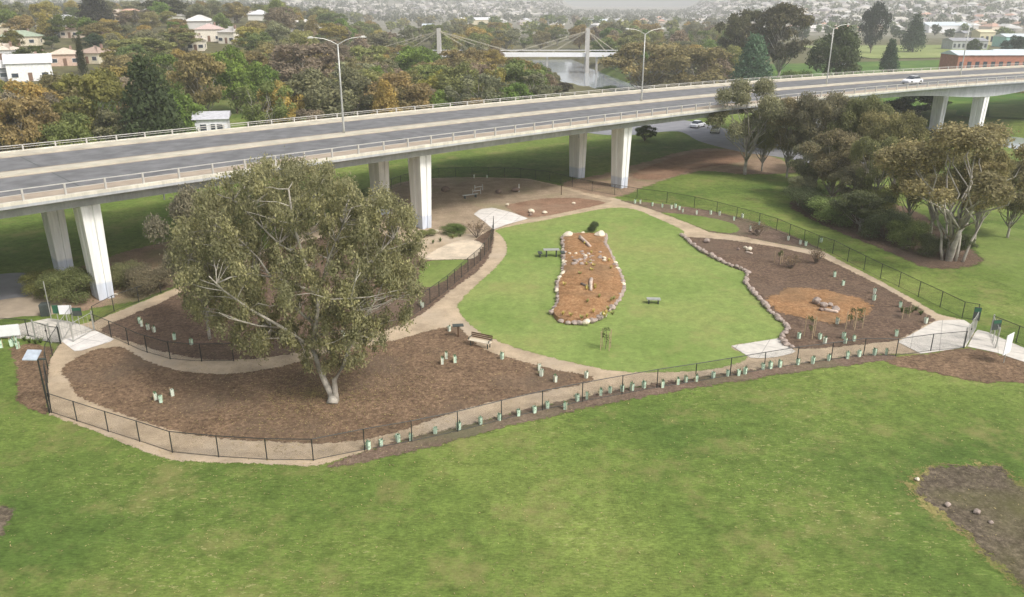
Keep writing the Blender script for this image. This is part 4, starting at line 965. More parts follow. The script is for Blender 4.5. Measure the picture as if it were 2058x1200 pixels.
def sign(px, py, w, h, zc, rz, label, mat='white', face2=None, posts=1, bg_h=None):
    x, y = at(px, py); e = empty('sign', (x, y, 0), rz, label, 'sign')
    for k in range(posts):
        xx = 0 if posts == 1 else (-w / 2 + .1 if k == 0 else w / 2 - .1); p = MB(); p.tube([(xx, .04, 0), (xx, .04, zc + h / 2)], .03, 6); p.build('post', M['steel'], e)
    b = MB(); b.box((0, 0, zc), (w, .04, h)); b.build('board', M[mat], e)
    if face2: c = MB(); c.box((0, -.024, zc + h * .3), (w * .92, .006, h * .3)); c.build('header_panel', M[face2], e)
sign(2018, 730, 1.15, 1.5, 1.5, R(38), 'white sign board on a pale post outside the right gate')
sign(1995, 690, .7, .8, 1.5, R(10), 'dark green sign beside the outer right gate', 'bin', 'sign_green')
sign(1957, 662, .5, 1.1, 1.3, R(-20), 'green notice board at the inner right gate', 'bin', 'sign_green')
sign(137, 652, 1.0, .75, 1.25, R(5), 'white notice board at the left entry between dark panels', 'white')
sign(118, 650, .5, .7, 1.2, R(5), 'green panel left of the white notice board', 'sign_green')
sign(160, 655, .7, .7, 1.2, R(5), 'dark green panel right of the white notice board', 'bin', 'sign_green')
sign(5, 684, 2.6, .9, .75, R(16), 'wide white board cut by the left edge of the picture', 'white', None, 2)
x, y = at(93, 634); e = empty('litter_bin', (x, y, 0), .2, 'dark litter bin behind the left entry pad', 'bin')
mb = MB(); mb.box((0, 0, .5), (.6, .6, .95), 0, 1.06); mb.build('body', M['bin'], e); mb = MB(); mb.box((0, 0, 1.03), (.68, .68, .1), 0, .8); mb.build('lid', M['bin'], e)
post_obj(103, 640, 3.2, .035, 'steel', 'flag_pole', 'thin pale pole beside the litter bin', 'pole')
x, y = at(100, 830); e = empty('solar_light', (x, y, 0), 0, 'tall black pole with grey solar panel at the fence corner', 'solar light')
mb = MB(); mb.tube([(0, 0, 0), (0, 0, 3.9)], [.06, .045], 9); mb.build('pole', M['black'], e)
mb = MB(); v = [(-.75, -.3, 3.75), (.15, -.35, 3.75), (.15, .35, 4.1), (-.75, .4, 4.1)]; mb.add(v + [(a, b, c + .06) for a, b, c in v], [(3, 2, 1, 0), (4, 5, 6, 7), (0, 1, 5, 4), (1, 2, 6, 5), (2, 3, 7, 6), (3, 0, 4, 7)]); mb.build('solar_panel', M['panel'], e)
mb = MB(); mb.box((.3, 0, 3.7), (.4, .14, .08)); mb.build('lamp_head', M['bin'], e)

# ---------------------------------------------------------------- cars
def car_meshes():
    def loft(sec, mb):
        n = len(sec[0][1]); v = []
        for x, pr in sec: v += [(x, y, z) for y, z in pr]
        f = [(i * n + k, i * n + (k + 1) % n, (i + 1) * n + (k + 1) % n, (i + 1) * n + k) for i in range(len(sec) - 1) for k in range(n)]
        f += [tuple(range(n))[::-1], tuple(range((len(sec) - 1) * n, len(sec) * n))]; mb.add(v, f)
    def pr(w, z0, z1, b=.12): return [(-w, z0 + b), (-w + b, z0), (w - b, z0), (w, z0 + b), (w, z1 - b), (w - b, z1), (-w + b, z1), (-w, z1 - b)]
    b = MB(); loft([(-2.2, pr(.7, .35, .72)), (-2.05, pr(.84, .25, .86)), (-1.2, pr(.88, .22, .93)), (.9, pr(.88, .22, .93)), (1.9, pr(.84, .22, .8)), (2.25, pr(.7, .32, .66))], b)
    c = MB(); loft([(-1.55, pr(.72, .9, .96, .02)), (-.95, pr(.66, .9, 1.4, .1)), (.25, pr(.66, .9, 1.42, .1)), (1.05, pr(.74, .88, .94, .02))], c)
    rf = MB(); rf.box((-.35, 0, 1.425), (1.15, 1.16, .03))
    w = MB(); w.tube([(0, -.1, 0), (0, .1, 0)], .32, 14); rim = MB(); rim.tube([(0, -.105, 0), (0, .105, 0)], .18, 10)
    hl = MB(); hl.box((0, 0, 0), (.06, .3, .12))
    return b.mesh('body', M['carwhite']), c.mesh('cabin_glass', M['glass']), rf.mesh('roof_panel', M['carwhite']), w.mesh('tyre', M['tyre']), rim.mesh('rim', M['steel']), hl.mesh('headlight', M['lens'])
CM = car_meshes()
bt = CM[0].copy(); bt.materials.clear(); bt.materials.append(M['tint']); rt = CM[2].copy(); rt.materials.clear(); rt.materials.append(M['tint'])
def car(x, y, z, rz, label, col=(.75, .75, .77), cat='car', sc=(1, 1, 1), parts=True, group=None):
    e = empty('parked_car' if z < 5 else 'car', (x, y, z), rz, label, cat, group); e.scale = sc
    link('body', bt, e, col); link('cabin', CM[1], e); link('roof_panel', rt, e, col)
    if parts:
        for sx in (-1.35, 1.4):
            for sy in (-.8, .8):
                w = link('wheel', CM[3], e); w.location = (sx, sy, .32); r_ = link('rim', CM[4], w)
        for sy in (-.55, .55): h = link('headlight', CM[5], e); h.location = (2.2, sy, .6)
s = near_s(*at(1805, 166, ZD), 7.5); p = bp(s, 7.2, ZD + .035); _, _, tx, ty = axp(s); car(p[0], p[1], p[2], math.atan2(ty, tx) + math.pi, 'white car driving alone along the road bridge')
for px, py, c, rz, l in ((1402, 256, (.75, .76, .8), .9, 'white parked car left of the slim leaning gum'), (1437, 266, (.6, .6, .55), 1.3, 'pale parked car behind the slim leaning gum'), (1592, 300, (.7, .7, .72), .4, 'white parked car seen through the gum row'), (1640, 310, (.5, .6, .72), .5, 'pale blue parked car seen through the gum row'),
                         (58, 290, (.3, .5, .5), .2, 'teal car parked behind the bridge rail at left'), (98, 286, (.04, .04, .05), .2, 'black car parked behind the bridge rail at left')):
    x, y = at(px, py); car(x, y, hf(x, y), rz, l, c)
x, y = at(1753, 145); car(x, y + 30, hf(x, y + 30), .2, 'white van parked below the dark trees near the sports field', (.8, .8, .8), 'van', (1.1, 1.1, 1.5))

# ---------------------------------------------------------------- houses
def house(x, y, rz, w, d, h, wall, roof, label, name='house', hip=True, cat='house', group=None, nwin=3, rh=None, chim=True, detail=True):
    z = hf(x, y) - .2; e = empty(name, (x, y, z), rz, label, cat, group); rh = rh or d * .22; o = .45
    mb = MB(); mb.box((0, 0, h / 2), (w, d, h))
    if not hip:
        for s in (-1, 1): mb.add([(s * w / 2, -d / 2, h), (s * w / 2, d / 2, h), (s * w / 2, 0, h + rh * .93)], [(0, 1, 2) if s > 0 else (2, 1, 0)])
    mb.build('wall', M['tint'], e, col=wall)
    r = MB(); a, b = w / 2 + o, d / 2 + o; k = d / 2 if hip else -o * .2
    v = [(-a, -b, h), (a, -b, h), (a, b, h), (-a, b, h), (-w / 2 + k - (0 if hip else o), 0, h + rh), (w / 2 - k + (0 if hip else o), 0, h + rh)]
    r.add(v, [(0, 1, 5, 4), (2, 3, 4, 5), (3, 0, 4), (1, 2, 5), (3, 2, 1, 0)]); rf = r.build('roof', M['tint'], e, col=roof)
    if chim: c = MB(); c.box((w * .2, d * .1, h + rh * .9), (.6, .6, 1.4)); c.build('chimney', M['tint'], rf, col=(.3, .2, .16))
    if detail:
        for i in range(nwin):
            xx = -w / 2 + w * (i + .5) / nwin
            if i == nwin // 2: dm = MB(); dm.box((xx, -d / 2 - .03, 1.15), (1.0, .08, 2.1)); dm.build('door', M['tint'], e, col=(.2, .12, .08)); continue
            fm = MB(); fm.box((xx, -d / 2 - .03, 1.6), (1.7, .07, 1.25)); fo = fm.build('window', M['tint'], e, col=(.7, .7, .68)); g = MB(); g.box((xx, -d / 2 - .075, 1.6), (1.5, .03, 1.05)); g.build('pane', M['glass'], fo)
        for s in (-1, 1):
            fm = MB(); fm.box((s * (w / 2 + .03), 0, 1.6), (.07, 1.6, 1.2)); fo = fm.build('window', M['tint'], e, col=(.7, .7, .68)); g = MB(); g.box((s * (w / 2 + .075), 0, 1.6), (.03, 1.4, 1.0)); g.build('pane', M['glass'], fo)
    return e
def phouse(px, py, Y, wpx, dm, hm, rz, wall, roof, label, **k):
    x, y, _ = atY(px, py, Y); return house(x, y, rz, px2m(wpx, Y), dm, hm, wall, roof, label, **k)
CR, PK, WH, TR, GY, GN = (.7, .62, .48), (.62, .45, .36), (.82, .82, .82), (.42, .2, .12), (.33, .32, .32), (.32, .38, .28)
phouse(68, 180, 225, 78, 9, 4.6, .5, WH, (.72, .7, .7), 'large white house with pale gable roof above the trees at left', hip=False, rh=2.2)
phouse(-8, 180, 222, 60, 8, 3.4, .5, (.3, .3, .32), (.65, .63, .6), 'dark-walled house beside the large white house', hip=False)
sb = phouse(428, 250, 142, 60, 6, 5.4, .25, (.75, .75, .8), (.5, .5, .53), 'small white two-window building just behind the bridge rail', hip=False, rh=1.0, chim=False)
for xx_, ww_ in ((-1.3, 1.0), (.3, .7), (1.4, .9)):
    fm = MB(); fm.box((xx_, -3.04, 4.0), (ww_ + .2, .07, 1.3)); fo = fm.build('window', M['tint'], sb, col=(.8, .8, .8)); g_ = MB(); g_.box((xx_, -3.09, 4.0), (ww_, .03, 1.1)); g_.build('pane', M['glass'], fo)
phouse(45, 90, 300, 70, 9, 3.2, .3, CR, GN, 'cream house with green roof on the left hillside')
phouse(130, 105, 255, 55, 8, 3.4, .4, PK, (.6, .5, .4), 'terracotta-walled house left of the cypress')
phouse(75, 120, 250, 50, 8, 3.2, .2, CR, (.6, .52, .42), 'cream house with tan roof below the green-roofed house')
phouse(195, 118, 262, 50, 9, 3.2, -.2, (.72, .66, .5), (.4, .3, .24), 'cream house right of the cypress')
phouse(15, 110, 262, 36, 8, 3.2, .1, WH, (.65, .55, .45), 'pale house at the left edge of the hillside')
phouse(40, 35, 470, 40, 10, 4, .2, (.6, .55, .5), GY, 'grey-brown house high on the left hillside')
phouse(85, 38, 480, 26, 8, 4, .1, (.5, .52, .55), (.55, .57, .6), 'grey house near the top of the left hillside')
phouse(243, 65, 395, 15, 7, 5.5, .5, (.8, .72, .6), (.6, .5, .4), 'narrow cream house between the hillside trees')
phouse(425, 88, 330, 50, 9, 4.6, .2, (.78, .72, .62), (.55, .42, .38), 'cream two-storey house with pinkish roof on the ridge')
phouse(468, 92, 325, 34, 9, 4.2, -.2, (.75, .7, .6), (.5, .47, .44), 'cream house with grey roof right of the pinkish roof')
phouse(398, 104, 300, 30, 8, 3.6, .2, (.78, .72, .6), (.6, .52, .44), 'low cream house below the pinkish roof')
phouse(362, 60, 420, 22, 8, 3.5, .2, (.7, .68, .6), (.5, .48, .45), 'small pale house left of the ridge houses')
phouse(170, 62, 350, 40, 9, 3.6, .3, CR, (.62, .5, .38), 'cream house with tan roof above the brown-roofed house')
phouse(105, 72, 335, 36, 9, 3.6, -.3, WH, (.6, .6, .6), 'white house with grey roof right of the green-roofed house')
phouse(215, 100, 300, 36, 9, 3.6, .1, CR, (.5, .38, .3), 'cream house with brown roof up the slope right of the cypress')
phouse(20, 75, 330, 44, 9, 3.6, .3, CR, (.66, .58, .46), 'cream house with sandy roof at the far left edge')
phouse(150, 82, 330, 34, 8, 3.3, .1, (.6, .5, .42), (.45, .3, .25), 'brown-roofed house behind the terracotta-walled house')
def shed(px, py, Y, wpx, d, h, rz, wallm, roofm, label, name='long_building', cat='building', bays=0):
    x, y, _ = atY(px, py, Y); w = px2m(wpx, Y); z = hf(x, y) - .2; e = empty(name, (x, y, z), rz, label, cat)
    mb = MB(); mb.box((0, 0, h / 2), (w, d, h)); mb.build('wall', wallm, e)
    r = MB(); a, b = w / 2 + .4, d / 2 + .4; r.add([(-a, -b, h), (a, -b, h), (a, b, h), (-a, b, h), (-a, 0, h + d * .12), (a, 0, h + d * .12)], [(0, 1, 5, 4), (2, 3, 4, 5), (3, 0, 4), (1, 2, 5), (3, 2, 1, 0)]); r.build('roof', roofm, e)
    for i in range(bays):
        xx = -w / 2 + w * (i + .5) / bays; g = MB(); g.box((xx, -d / 2 - .04, h * .5), (w / bays * .5, .06, h * .4)); g.build('window', M['glass'], e)
cream = plain('cream_render', (.66, .58, .4), .8, .08, .5); tealm = plain('teal_cladding', (.3, .55, .5), .6, .1, .5); grm = plain('grey_cladding', (.4, .4, .42), .7, .1, .5)
shed(2000, 124, 300, 190, 12, 7.2, .02, M['redbrick'], M['metalroof'], 'long red brick building with pale metal roof beyond the bridge', bays=12)
shed(2040, 104, 360, 90, 16, 4.0, .0, grm, M['metalroof'], 'pale blue roofed shed behind the red brick building', bays=4)
shed(1940, 80, 470, 70, 12, 5.0, .0, M['bridge_conc'], M['roofgrey'], 'long grey building with dark window row beyond the sports field', bays=8)
shed(1975, 66, 520, 30, 12, 8.0, .0, cream, cream, 'yellow two-storey building beyond the sports field', bays=3)
shed(1945, 66, 530, 30, 12, 7.0, .0, M['conc'], M['roofgrey'], 'pale building with column front left of the yellow building', bays=4)
shed(2040, 72, 500, 60, 14, 6.0, .0, tealm, M['metalroof'], 'teal and white warehouse beside the yellow building', bays=3)
shed(1895, 48, 760, 90, 25, 6.0, .1, M['white'], M['metalroof'], 'large white roofed warehouse on the right', bays=0)
shed(960, 34, 1050, 75, 22, 6.0, .05, cream, M['white'], 'long white building on the far flat beyond the wood')
shed(1205, 36, 1000, 50, 20, 5.0, .05, cream, M['metalroof'], 'long cream shed beyond the footbridge wood')
shed(860, 42, 800, 22, 15, 5.0, .05, cream, M['metalroof'], 'small cream shed at the edge of the far wood')
def field(name, pxy, label, mat):
    pts = []
    for px, Y in pxy: x, y, _ = atY(px, 100, Y); pts.append((x, y))
    n = 14; v = []; f = []
    (x0, y0), (x1, y1), (x2, y2), (x3, y3) = pts
    for j in range(n + 1):
        for i in range(n + 1):
            a, b = i / n, j / n; x = (x0 * (1 - a) + x1 * a) * (1 - b) + (x3 * (1 - a) + x2 * a) * b; y = (y0 * (1 - a) + y1 * a) * (1 - b) + (y3 * (1 - a) + y2 * a) * b; v.append((x, y, hf(x, y) + (.15 if name == 'riverside_park' else .3)))
    for j in range(n):
        for i in range(n): q = j * (n + 1) + i; f.append((q, q + 1, q + n + 2, q + n + 1))
    mb = MB(); mb.add(v, f); tag(mb.build(name, mat), label, 'field', None, 'structure')
M['field'] = grass_mat('playing_field', (.17, .21, .07), (.22, .26, .09), (.27, .3, .11), (.26, .26, .12), .6, .03, False)
field('sports_field', [(1755, 385), (1975, 395), (1990, 520), (1600, 505)], 'pale green sports field beyond the bridge', M['field'])
field('river_bank_lawn', [(1215, 305), (1300, 285), (1330, 330), (1120, 350)], 'pale green bank across the river below the footbridge', M['verge'])
field('far_bank_lawn', [(2015, 182), (2200, 175), (2200, 210), (2010, 205)], 'green bank beyond the river pier', M['verge'])
field('riverside_park', [(1500, 200), (2150, 178), (2150, 400), (1480, 345)], 'green riverside park beyond the right end of the bridge', M['riverside_grass'])
field('under_bank', [(1560, 215), (1640, 215), (1640, 232), (1540, 235)], 'light green bank between the trees beyond the bridge', M['verge'])

# ---------------------------------------------------------------- footbridge over the river
def footbridge():
    Y = 338; e = empty('footbridge', (0, 0, 0), 0, 'white cable-stayed footbridge crossing the river beyond the wood', 'bridge')
    zd = atY(1180, 110, Y)[2]
    def P(px, z): return (atY(px, 100, Y)[0], Y, z)
    x0, x1 = P(800, 0)[0], P(1243, 0)[0]
    m = MB(); m.box(((x0 + x1) / 2, Y, zd), (x1 - x0, 4.2, 1.5)); m.build('deck', M['white'], e)
    for yy in (-2, 2): m = MB(); m.box(((x0 + x1) / 2, Y + yy, zd + 1.7), (x1 - x0, .1, .12)); m.build('railing', M['white'], e)
    for px in (883, 1180):
        x = P(px, 0)[0]; zt = atY(px, 57, Y)[2]
        for yy in (-2.7, 2.7):
            g = hf(x, Y + yy); m = MB(); m.box((x, Y + yy, (zt + g - 3) / 2), (1.5, .9, zt - g + 3), 0, .8); m.build('pylon', M['rail'], e)
            for dx in (-30, -22, -14, 14, 22, 30) if px == 883 else (-30, -22, -14, 8, 12):
                m = MB(); m.tube([(x, Y + yy * .8, zt - 1), (x + dx, Y + yy * .8, zd + 1)], .06, 4); m.build('stay_cable', M['median'], e)
    for px in (1100, 1200): x = P(px, 0)[0]; m = MB(); m.box((x, Y, zd - 4), (.7, 2, 7)); m.build('pier', M['rail'], e)
footbridge()

# ---------------------------------------------------------------- trees beyond the bridge
BT = [('gum', 40, 185, 118, 150, RUST, 'rust-brown gum at the left edge just behind the bridge rail'), ('gum', 165, 128, 132, 190, (.22, .21, .07), 'broad olive-brown gum left of the dark cedar'), ('pine', 285, 112, 128, 195, DARK, 'dark layered cedar rising behind the bridge rail'),
      ('gum', -30, 190, 120, 120, BROWN, 'brown gum cut by the left edge behind the bridge'), ('gum', 395, 98, 168, 130, RUST, 'rust-orange gum right of the dark cedar'), ('round', 462, 92, 180, 140, BRIGHT, 'bright green round tree behind the small white building'), ('round', 560, 163, 150, 110, ORANGE, 'orange autumn tree behind the bridge rail'),
      ('bush', 512, 192, 156, 60, GREEN, 'green bush beside the orange autumn tree'), ('gum', 618, 80, 205, 170, (.24, .2, .15), 'greyish pink gum above the orange autumn tree'), ('gum', 655, 175, 160, 120, GREY, 'grey-green gum behind the first street lamp'), ('gum', 725, 135, 178, 150, OLIVE, 'olive gum right of the first street lamp'),
      ('gum', 785, 165, 168, 140, BROWN, 'brown-grey gum left of the yellow-green tree'), ('round', 905, 138, 192, 140, YELL, 'yellow-green round tree behind the bridge rail'), ('round', 830, 92, 240, 130, BRIGHT, 'bright green tree left of the far pylon'), ('gum', 935, 92, 245, 120, RUST, 'rusty gum behind the yellow-green tree'),
      ('open', 1042, 113, 205, 130, RUST, 'rust-topped gum with white trunk beside the river'), ('round', 1085, 128, 225, 60, GREEN, 'green tree right of the rust-topped gum'), ('gum', 870, 200, 172, 90, OLIVE, 'low olive gum behind the bridge rail'), ('round', 975, 180, 190, 70, (.13, .13, .03), 'low yellowish bush beside the white-trunked gum'),
      ('gum', 740, 85, 250, 110, OLIVE, 'olive gum in the wood beyond the first street lamp'), ('gum', 690, 125, 215, 90, (.3, .27, .08), 'yellow-olive gum between the lamp and grey gum'),
      ('gum', 1300, 78, 262, 190, BROWN, 'broad brown gum behind the second street lamp'), ('gum', 1410, 85, 245, 180, (.23, .205, .1), 'broad olive-brown gum right of the second street lamp'), ('pine', 1520, 70, 235, 125, BLUE, 'blue-green conifer behind the bridge rail'), ('gum', 1580, 2, 285, 150, (.1, .095, .055), 'tall dark gum rising against the suburb'),
      ('gum', 1495, 15, 300, 120, (.12, .115, .06), 'tall olive gum left of the tallest dark gum'), ('round', 1690, 48, 250, 140, (.08, .1, .045), 'large dense dark green tree beside the third street lamp'), ('bush', 1605, 125, 240, 80, GREEN, 'light green bush beside the blue-green conifer'), ('round', 1765, 0, 430, 66, (.025, .035, .025), 'very dark conical pine below the suburb'),
      ('pine', 1795, 78, 300, 55, (.04, .07, .04), 'dark green cypress beside the sports field'), ('pine', 1846, 28, 440, 66, (.045, .075, .04), 'green pine behind the sports field'), ('round', 1960, 78, 380, 40, DARK, 'small dark tree in front of the teal warehouse'), ('round', 2045, 70, 375, 60, (.03, .05, .035), 'dark tree at the right edge above the brick building'),
      ('round', 12, 18, 330, 60, GREEN, 'green tree at the top left corner'), ('round', 125, 28, 330, 90, (.11, .13, .035), 'yellow-green round tree on the left hillside'), ('pine', 182, -22, 370, 100, (.05, .052, .045), 'tall grey-dark pine on the left skyline'), ('column', 153, 68, 235, 30, (.04, .05, .02), 'narrow dark cypress among the hillside houses'),
      ('gum', 325, -5, 420, 110, (.075, .075, .04), 'broad dark gum on the left skyline'), ('gum', 265, 20, 390, 80, BROWN, 'brown gum left of the skyline gum'), ('gum', 385, 20, 430, 70, BROWN, 'brown gum right of the skyline gum'), ('round', 458, 24, 430, 60, (.16, .13, .045), 'tan round tree behind the ridge houses'),
      ('gum', 575, 28, 420, 90, (.06, .075, .035), 'dark green gum on the skyline right of the ridge houses'), ('gum', 505, 65, 300, 70, OLIVE, 'olive gum right of the ridge houses'), ('gum', 200, 42, 300, 110, RUST, 'rusty gum above the cypress'), ('round', 190, 68, 280, 60, (.045, .07, .04), 'dark green tree right of the cypress'), ('gum', 280, 70, 250, 150, OLIVE, 'olive gum above the dark cedar'), ('gum', 60, 90, 235, 80, (.08, .1, .03), 'green tree between the hillside houses'),
      ('round', 20, 60, 270, 50, (.12, .11, .03), 'yellowish tree between pale houses at left'), ('gum', 350, 62, 290, 110, OLIVE, 'olive gum left of the cream ridge house'), ('gum', 100, 70, 290, 40, DARK, 'dark small tree among hillside houses'), ('gum', 540, 100, 235, 130, (.11, .105, .06), 'grey-olive gum right of the bright green tree'),
      ('gum', 1240, 110, 330, 60, (.04, .06, .04), 'dark tree where the footbridge lands'), ('bush', 1225, 168, 250, 60, DARK, 'low dark bush at the near river bank'), ('gum', 1130, 165, 230, 60, (.07, .06, .045), 'brown thicket at the near river bank'), ('round', 1298, 252, 150, 60, DARK, 'dark tree below the bridge deck beyond the third pier'),
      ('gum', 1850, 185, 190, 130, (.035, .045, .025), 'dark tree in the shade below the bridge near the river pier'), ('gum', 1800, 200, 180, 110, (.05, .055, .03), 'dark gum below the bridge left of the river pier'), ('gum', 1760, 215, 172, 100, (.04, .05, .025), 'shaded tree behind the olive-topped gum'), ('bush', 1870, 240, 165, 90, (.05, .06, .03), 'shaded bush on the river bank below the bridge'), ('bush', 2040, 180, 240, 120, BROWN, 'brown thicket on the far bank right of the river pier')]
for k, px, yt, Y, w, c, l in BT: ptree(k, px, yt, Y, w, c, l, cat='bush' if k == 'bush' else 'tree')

def clear_of(x, y):
    if float(rivd(x, y)) < 17: return False
    for i in range(0, len(AD), 6):
        if (AP[i, 0] - x) ** 2 + (AP[i, 1] - y) ** 2 < 1: return False
    return True
SPT = []
PAL = [BROWN, OLIVE, OLIVE, GREY, RUST, (.17, .2, .07), (.15, .19, .07), (.28, .25, .08), (.17, .17, .1), (.23, .19, .14), (.14, .2, .05), (.3, .23, .08)]
def scatter(n, px0, px1, Y0, Y1, h0, h1, pal, label, group, kinds=('gum', 'gum', 'round', 'open', 'round', 'pine'), avoid=None, gap=6.0, far=False):
    k = 0; t = 0
    while k < n and t < n * 30:
        t += 1; Y = math.exp(rng.uniform(math.log(Y0), math.log(Y1))); px = rng.uniform(px0, px1); x, y, _ = atY(px, 100, Y)
        if not clear_of(x, y) or (avoid and avoid(px, Y)): continue
        if any((x - a) ** 2 + (y - b) ** 2 < gap * gap for a, b in SPT): continue
        SPT.append((x, y)); h = rng.uniform(h0, h1); tree('far' if far else rng.choice(kinds), x, y, h, h * rng.uniform(1.05, 1.7), rng.choice(pal), label, group); k += 1
def row_behind():
    k = t = 0
    while k < 62 and t < 6000:
        t += 1; px = rng.uniform(-60, 1120); Y = 112 + max(px, 0) * .055 + rng.uniform(0, 55); x, y, _ = atY(px, 100, Y)
        if 350 < px < 510 and Y < 176: continue
        if any((x - a) ** 2 + (y - b) ** 2 < 36 for a, b in SPT): continue
        SPT.append((x, y)); h = rng.uniform(6.5, 12.5); tree(rng.choice(('gum', 'gum', 'round', 'open', 'pine', 'round')), x, y, h, h * rng.uniform(.9, 1.5), rng.choice(PAL), 'tree in the belt close behind the road bridge', 'tree belt close behind the road bridge'); k += 1
def av1(px, Y):  # keep the river view, the footbridge and its bank open
    return (1120 < px < 1260 and Y < 350) or (Y < 336 and 990 < px < 1260 and Y > 240)
row_behind()
scatter(52, 480, 1110, 190, 335, 8, 11.5, PAL, 'gum in the dense wood between the bridge and footbridge', 'wood between the bridge and footbridge', avoid=av1, gap=6.5)
scatter(120, 560, 1500, 345, 640, 9, 14, PAL, 'brownish gum in the wood beyond the footbridge', 'wood beyond the footbridge', gap=9)
scatter(40, 620, 1500, 620, 1050, 9, 14, PAL, 'hazy tree at the far side of the wood', 'far side of the wood', far=True, gap=14)
scatter(42, -80, 560, 190, 330, 6, 9.5, PAL, 'tree among houses on the lower left hillside', 'trees on the lower left hillside', gap=8, avoid=lambda px, Y: (px < 225 and Y < 318) or (375 < px < 500 and Y > 235))
scatter(60, -60, 640, 330, 560, 6, 11, PAL, 'tree among houses on the upper left hillside', 'trees on the upper left hillside', gap=9, avoid=lambda px, Y: 385 < px < 495 and Y < 350)
scatter(20, 1225, 1490, 255, 345, 9, 12, PAL, 'gum in the wood behind the second street lamp', 'wood behind the second street lamp', gap=9)
scatter(46, 1480, 2090, 540, 1300, 6, 11, [DARK, GREEN, (.06, .08, .04)], 'dark tree between warehouses beyond the sports field', 'trees between warehouses', gap=16, far=True)

# far suburbs: small houses, each its own object, and the rest as one mass
def small_house(seed, wall, roof):
    r = random.Random(seed); mb = MB(); w, d, h = 14 + r.uniform(-3, 4), 9, 3.2
    mb.box((0, 0, h / 2), (w, d, h)); mb.box((w * .3, -d * .6, h / 2), (5, 4, h * .95)); mb.mi = 1
    a, b, k = w / 2 + .5, d / 2 + .5, d / 2
    mb.add([(-a, -b, h), (a, -b, h), (a, b, h), (-a, b, h), (-w / 2 + k, 0, h + 2.4), (w / 2 - k, 0, h + 2.4)], [(0, 1, 5, 4), (2, 3, 4, 5), (3, 0, 4), (1, 2, 5)])
    mb.mi = 2
    for i in range(3): mb.box((-w / 2 + w * (i + .5) / 3, -d / 2 - .03, 1.6), (1.8, .1, 1.2))
    return mb.mesh('house', [plain('w%d' % seed, wall, .8, .06, .3), plain('r%d' % seed, roof, .7, .1, .3), M['glass']])
SH = [small_house(1, (.62, .57, .48), (.4, .36, .32)), small_house(2, (.6, .56, .5), (.55, .54, .52)), small_house(3, (.6, .5, .42), (.4, .36, .34)), small_house(4, (.78, .76, .72), (.62, .62, .64)), small_house(5, (.66, .56, .45), (.5, .3, .22)), small_house(6, (.6, .58, .56), (.62, .6, .57))]
HP = []
def suburb(n, px0, px1, D0, D1, label, group, gap, av=None):
    k = t = 0
    while k < n and t < n * 25:
        t += 1; Y = math.exp(rng.uniform(math.log(D0), math.log(D1))); px = rng.uniform(px0, px1); x, y, _ = atY(px, 50, Y)
        if any((x - a) ** 2 + (y - b) ** 2 < gap * gap for a, b in HP): continue
        if av and av(px, Y): continue
        HP.append((x, y)); o = link('house', rng.choice(SH)); o.location = (x, y, hf(x, y) - .3); o.rotation_euler = (0, 0, rng.uniform(-.5, .5) + rng.choice((0, 1.57))); s_ = rng.uniform(.8, 1.1); o.scale = (s_, s_, s_); tag(o, label, 'house', group); k += 1
suburb(170, 1480, 2090, 760, 1750, 'pale-roofed suburban house on the slope at upper right', 'suburb on the right slope', 17)
suburb(16, -60, 640, 360, 620, 'house among trees on the upper left hillside', 'houses on the left hillside', 22)
suburb(50, 900, 1500, 900, 1500, 'pale house on the far flat beyond the wood', 'houses beyond the wood', 26)
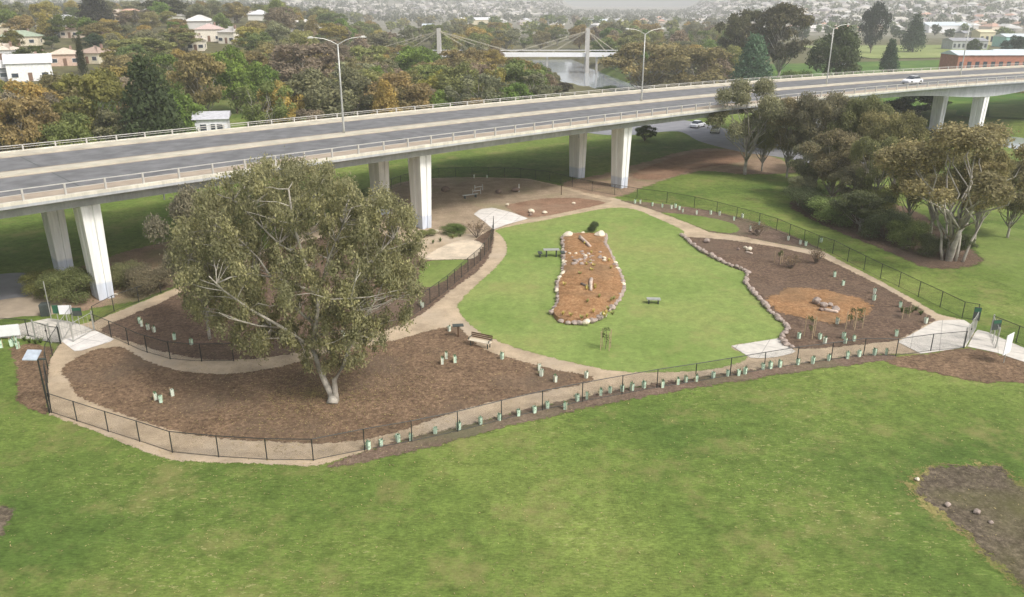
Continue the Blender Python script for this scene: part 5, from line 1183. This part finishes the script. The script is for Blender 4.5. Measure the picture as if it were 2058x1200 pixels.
def mass(name, n, label, cat, houses, seed, zones, size):
    r = np.random.default_rng(seed); V = []; F = []; vv = []; b = 0; mats = []
    for px0, px1, D0, D1, share in zones:
        m = int(n * share); px = r.uniform(px0, px1, m); Y = np.sqrt(r.uniform(D0 ** 2, D1 ** 2, m)); x = (px - W0 / 2) / FPX * (Y * CP + 8); z = hz(x, Y)
        for i in range(m):
            if houses:
                w, d, h = r.uniform(10, 20), r.uniform(8, 11), r.uniform(3, 4.5); a = r.uniform(0, 3.14); co, si = math.cos(a), math.sin(a)
                pts = [(-w / 2, -d / 2, 0), (w / 2, -d / 2, 0), (w / 2, d / 2, 0), (-w / 2, d / 2, 0), (-w / 2, -d / 2, h), (w / 2, -d / 2, h), (w / 2, d / 2, h), (-w / 2, d / 2, h), (-w / 2 + d * .4, 0, h + 2.5), (w / 2 - d * .4, 0, h + 2.5)]
                V += [(x[i] + q[0] * co - q[1] * si, Y[i] + q[0] * si + q[1] * co, z[i] + q[2] - .5) for q in pts]
                F += [(b, b + 1, b + 5, b + 4), (b + 1, b + 2, b + 6, b + 5), (b + 2, b + 3, b + 7, b + 6), (b + 3, b, b + 4, b + 7), (b + 4, b + 5, b + 9, b + 8), (b + 6, b + 7, b + 8, b + 9), (b + 7, b + 4, b + 8), (b + 5, b + 6, b + 9)]
                k = int(r.integers(0, 3)); mats += [0] * 4 + [k] * 4; b += 10
    mb = MB(); mb.v = V; mb.f = F; mb.m = mats
    return tag(mb.build(name, [plain('far_walls', (.5, .47, .42), .8, .06, .1), plain('far_pale_roofs', (.4, .38, .37), .7, .1, .1), plain('far_dark_roofs', (.2, .17, .17), .7, .2, .1)]), label, cat, None, 'stuff')
Z = [(-200, 900, 1500, 3600, .5), (900, 1130, 1500, 3000, .08), (1380, 2250, 900, 2600, .42)]
mass('distant_houses', 5200, 'hazy mass of far-off houses covering the hills', 'houses', True, 3, Z, 1)
def far_trees():
    r = np.random.default_rng(9); bl = []
    for px0, px1, D0, D1, m, sz in ((-200, 1130, 1100, 3600, 4800, 5.5), (1380, 2250, 800, 2800, 3600, 4.5), (1100, 1400, 1000, 2400, 350, 5), (-200, 640, 560, 1200, 500, 4.5)):
        px = r.uniform(px0, px1, m); Y = np.sqrt(r.uniform(D0 ** 2, D1 ** 2, m)); x = (px - W0 / 2) / FPX * (Y * CP + 8); z = hz(x, Y)
        for i in range(m): bl.append((x[i], Y[i], z[i] + sz * .7, sz * r.uniform(.6, 1.2)))
    co, q, v = leaf_cloud(r, bl, 120000, 2.2, .9, 0, .7)
    o = link('distant_trees', np_mesh('distant_trees', co, q, M['leaf'], v), None, (.085, .09, .05)); tag(o, 'hazy far-off trees scattered over the hills', 'trees', None, 'stuff')
far_trees()

# ---------------------------------------------------------------- haze
hb = MB(); hb.box((0, 2200, 120), (9800, 5400, 256))
ho = hb.build('haze', bpy.data.materials.new('haze')); hm = ho.data.materials[0]; hm.use_nodes = True
ht = hm.node_tree; ht.nodes.remove(ht.nodes['Principled BSDF'])
pv = ht.nodes.new('ShaderNodeVolumePrincipled'); pv.inputs['Density'].default_value = .00038; pv.inputs['Color'].default_value = (.975, .985, 1, 1); pv.inputs['Anisotropy'].default_value = .2
ht.links.new(pv.outputs[0], ht.nodes['Material Output'].inputs['Volume'])
tag(ho, 'thin pale haze over the valley', 'haze', None, 'stuff')
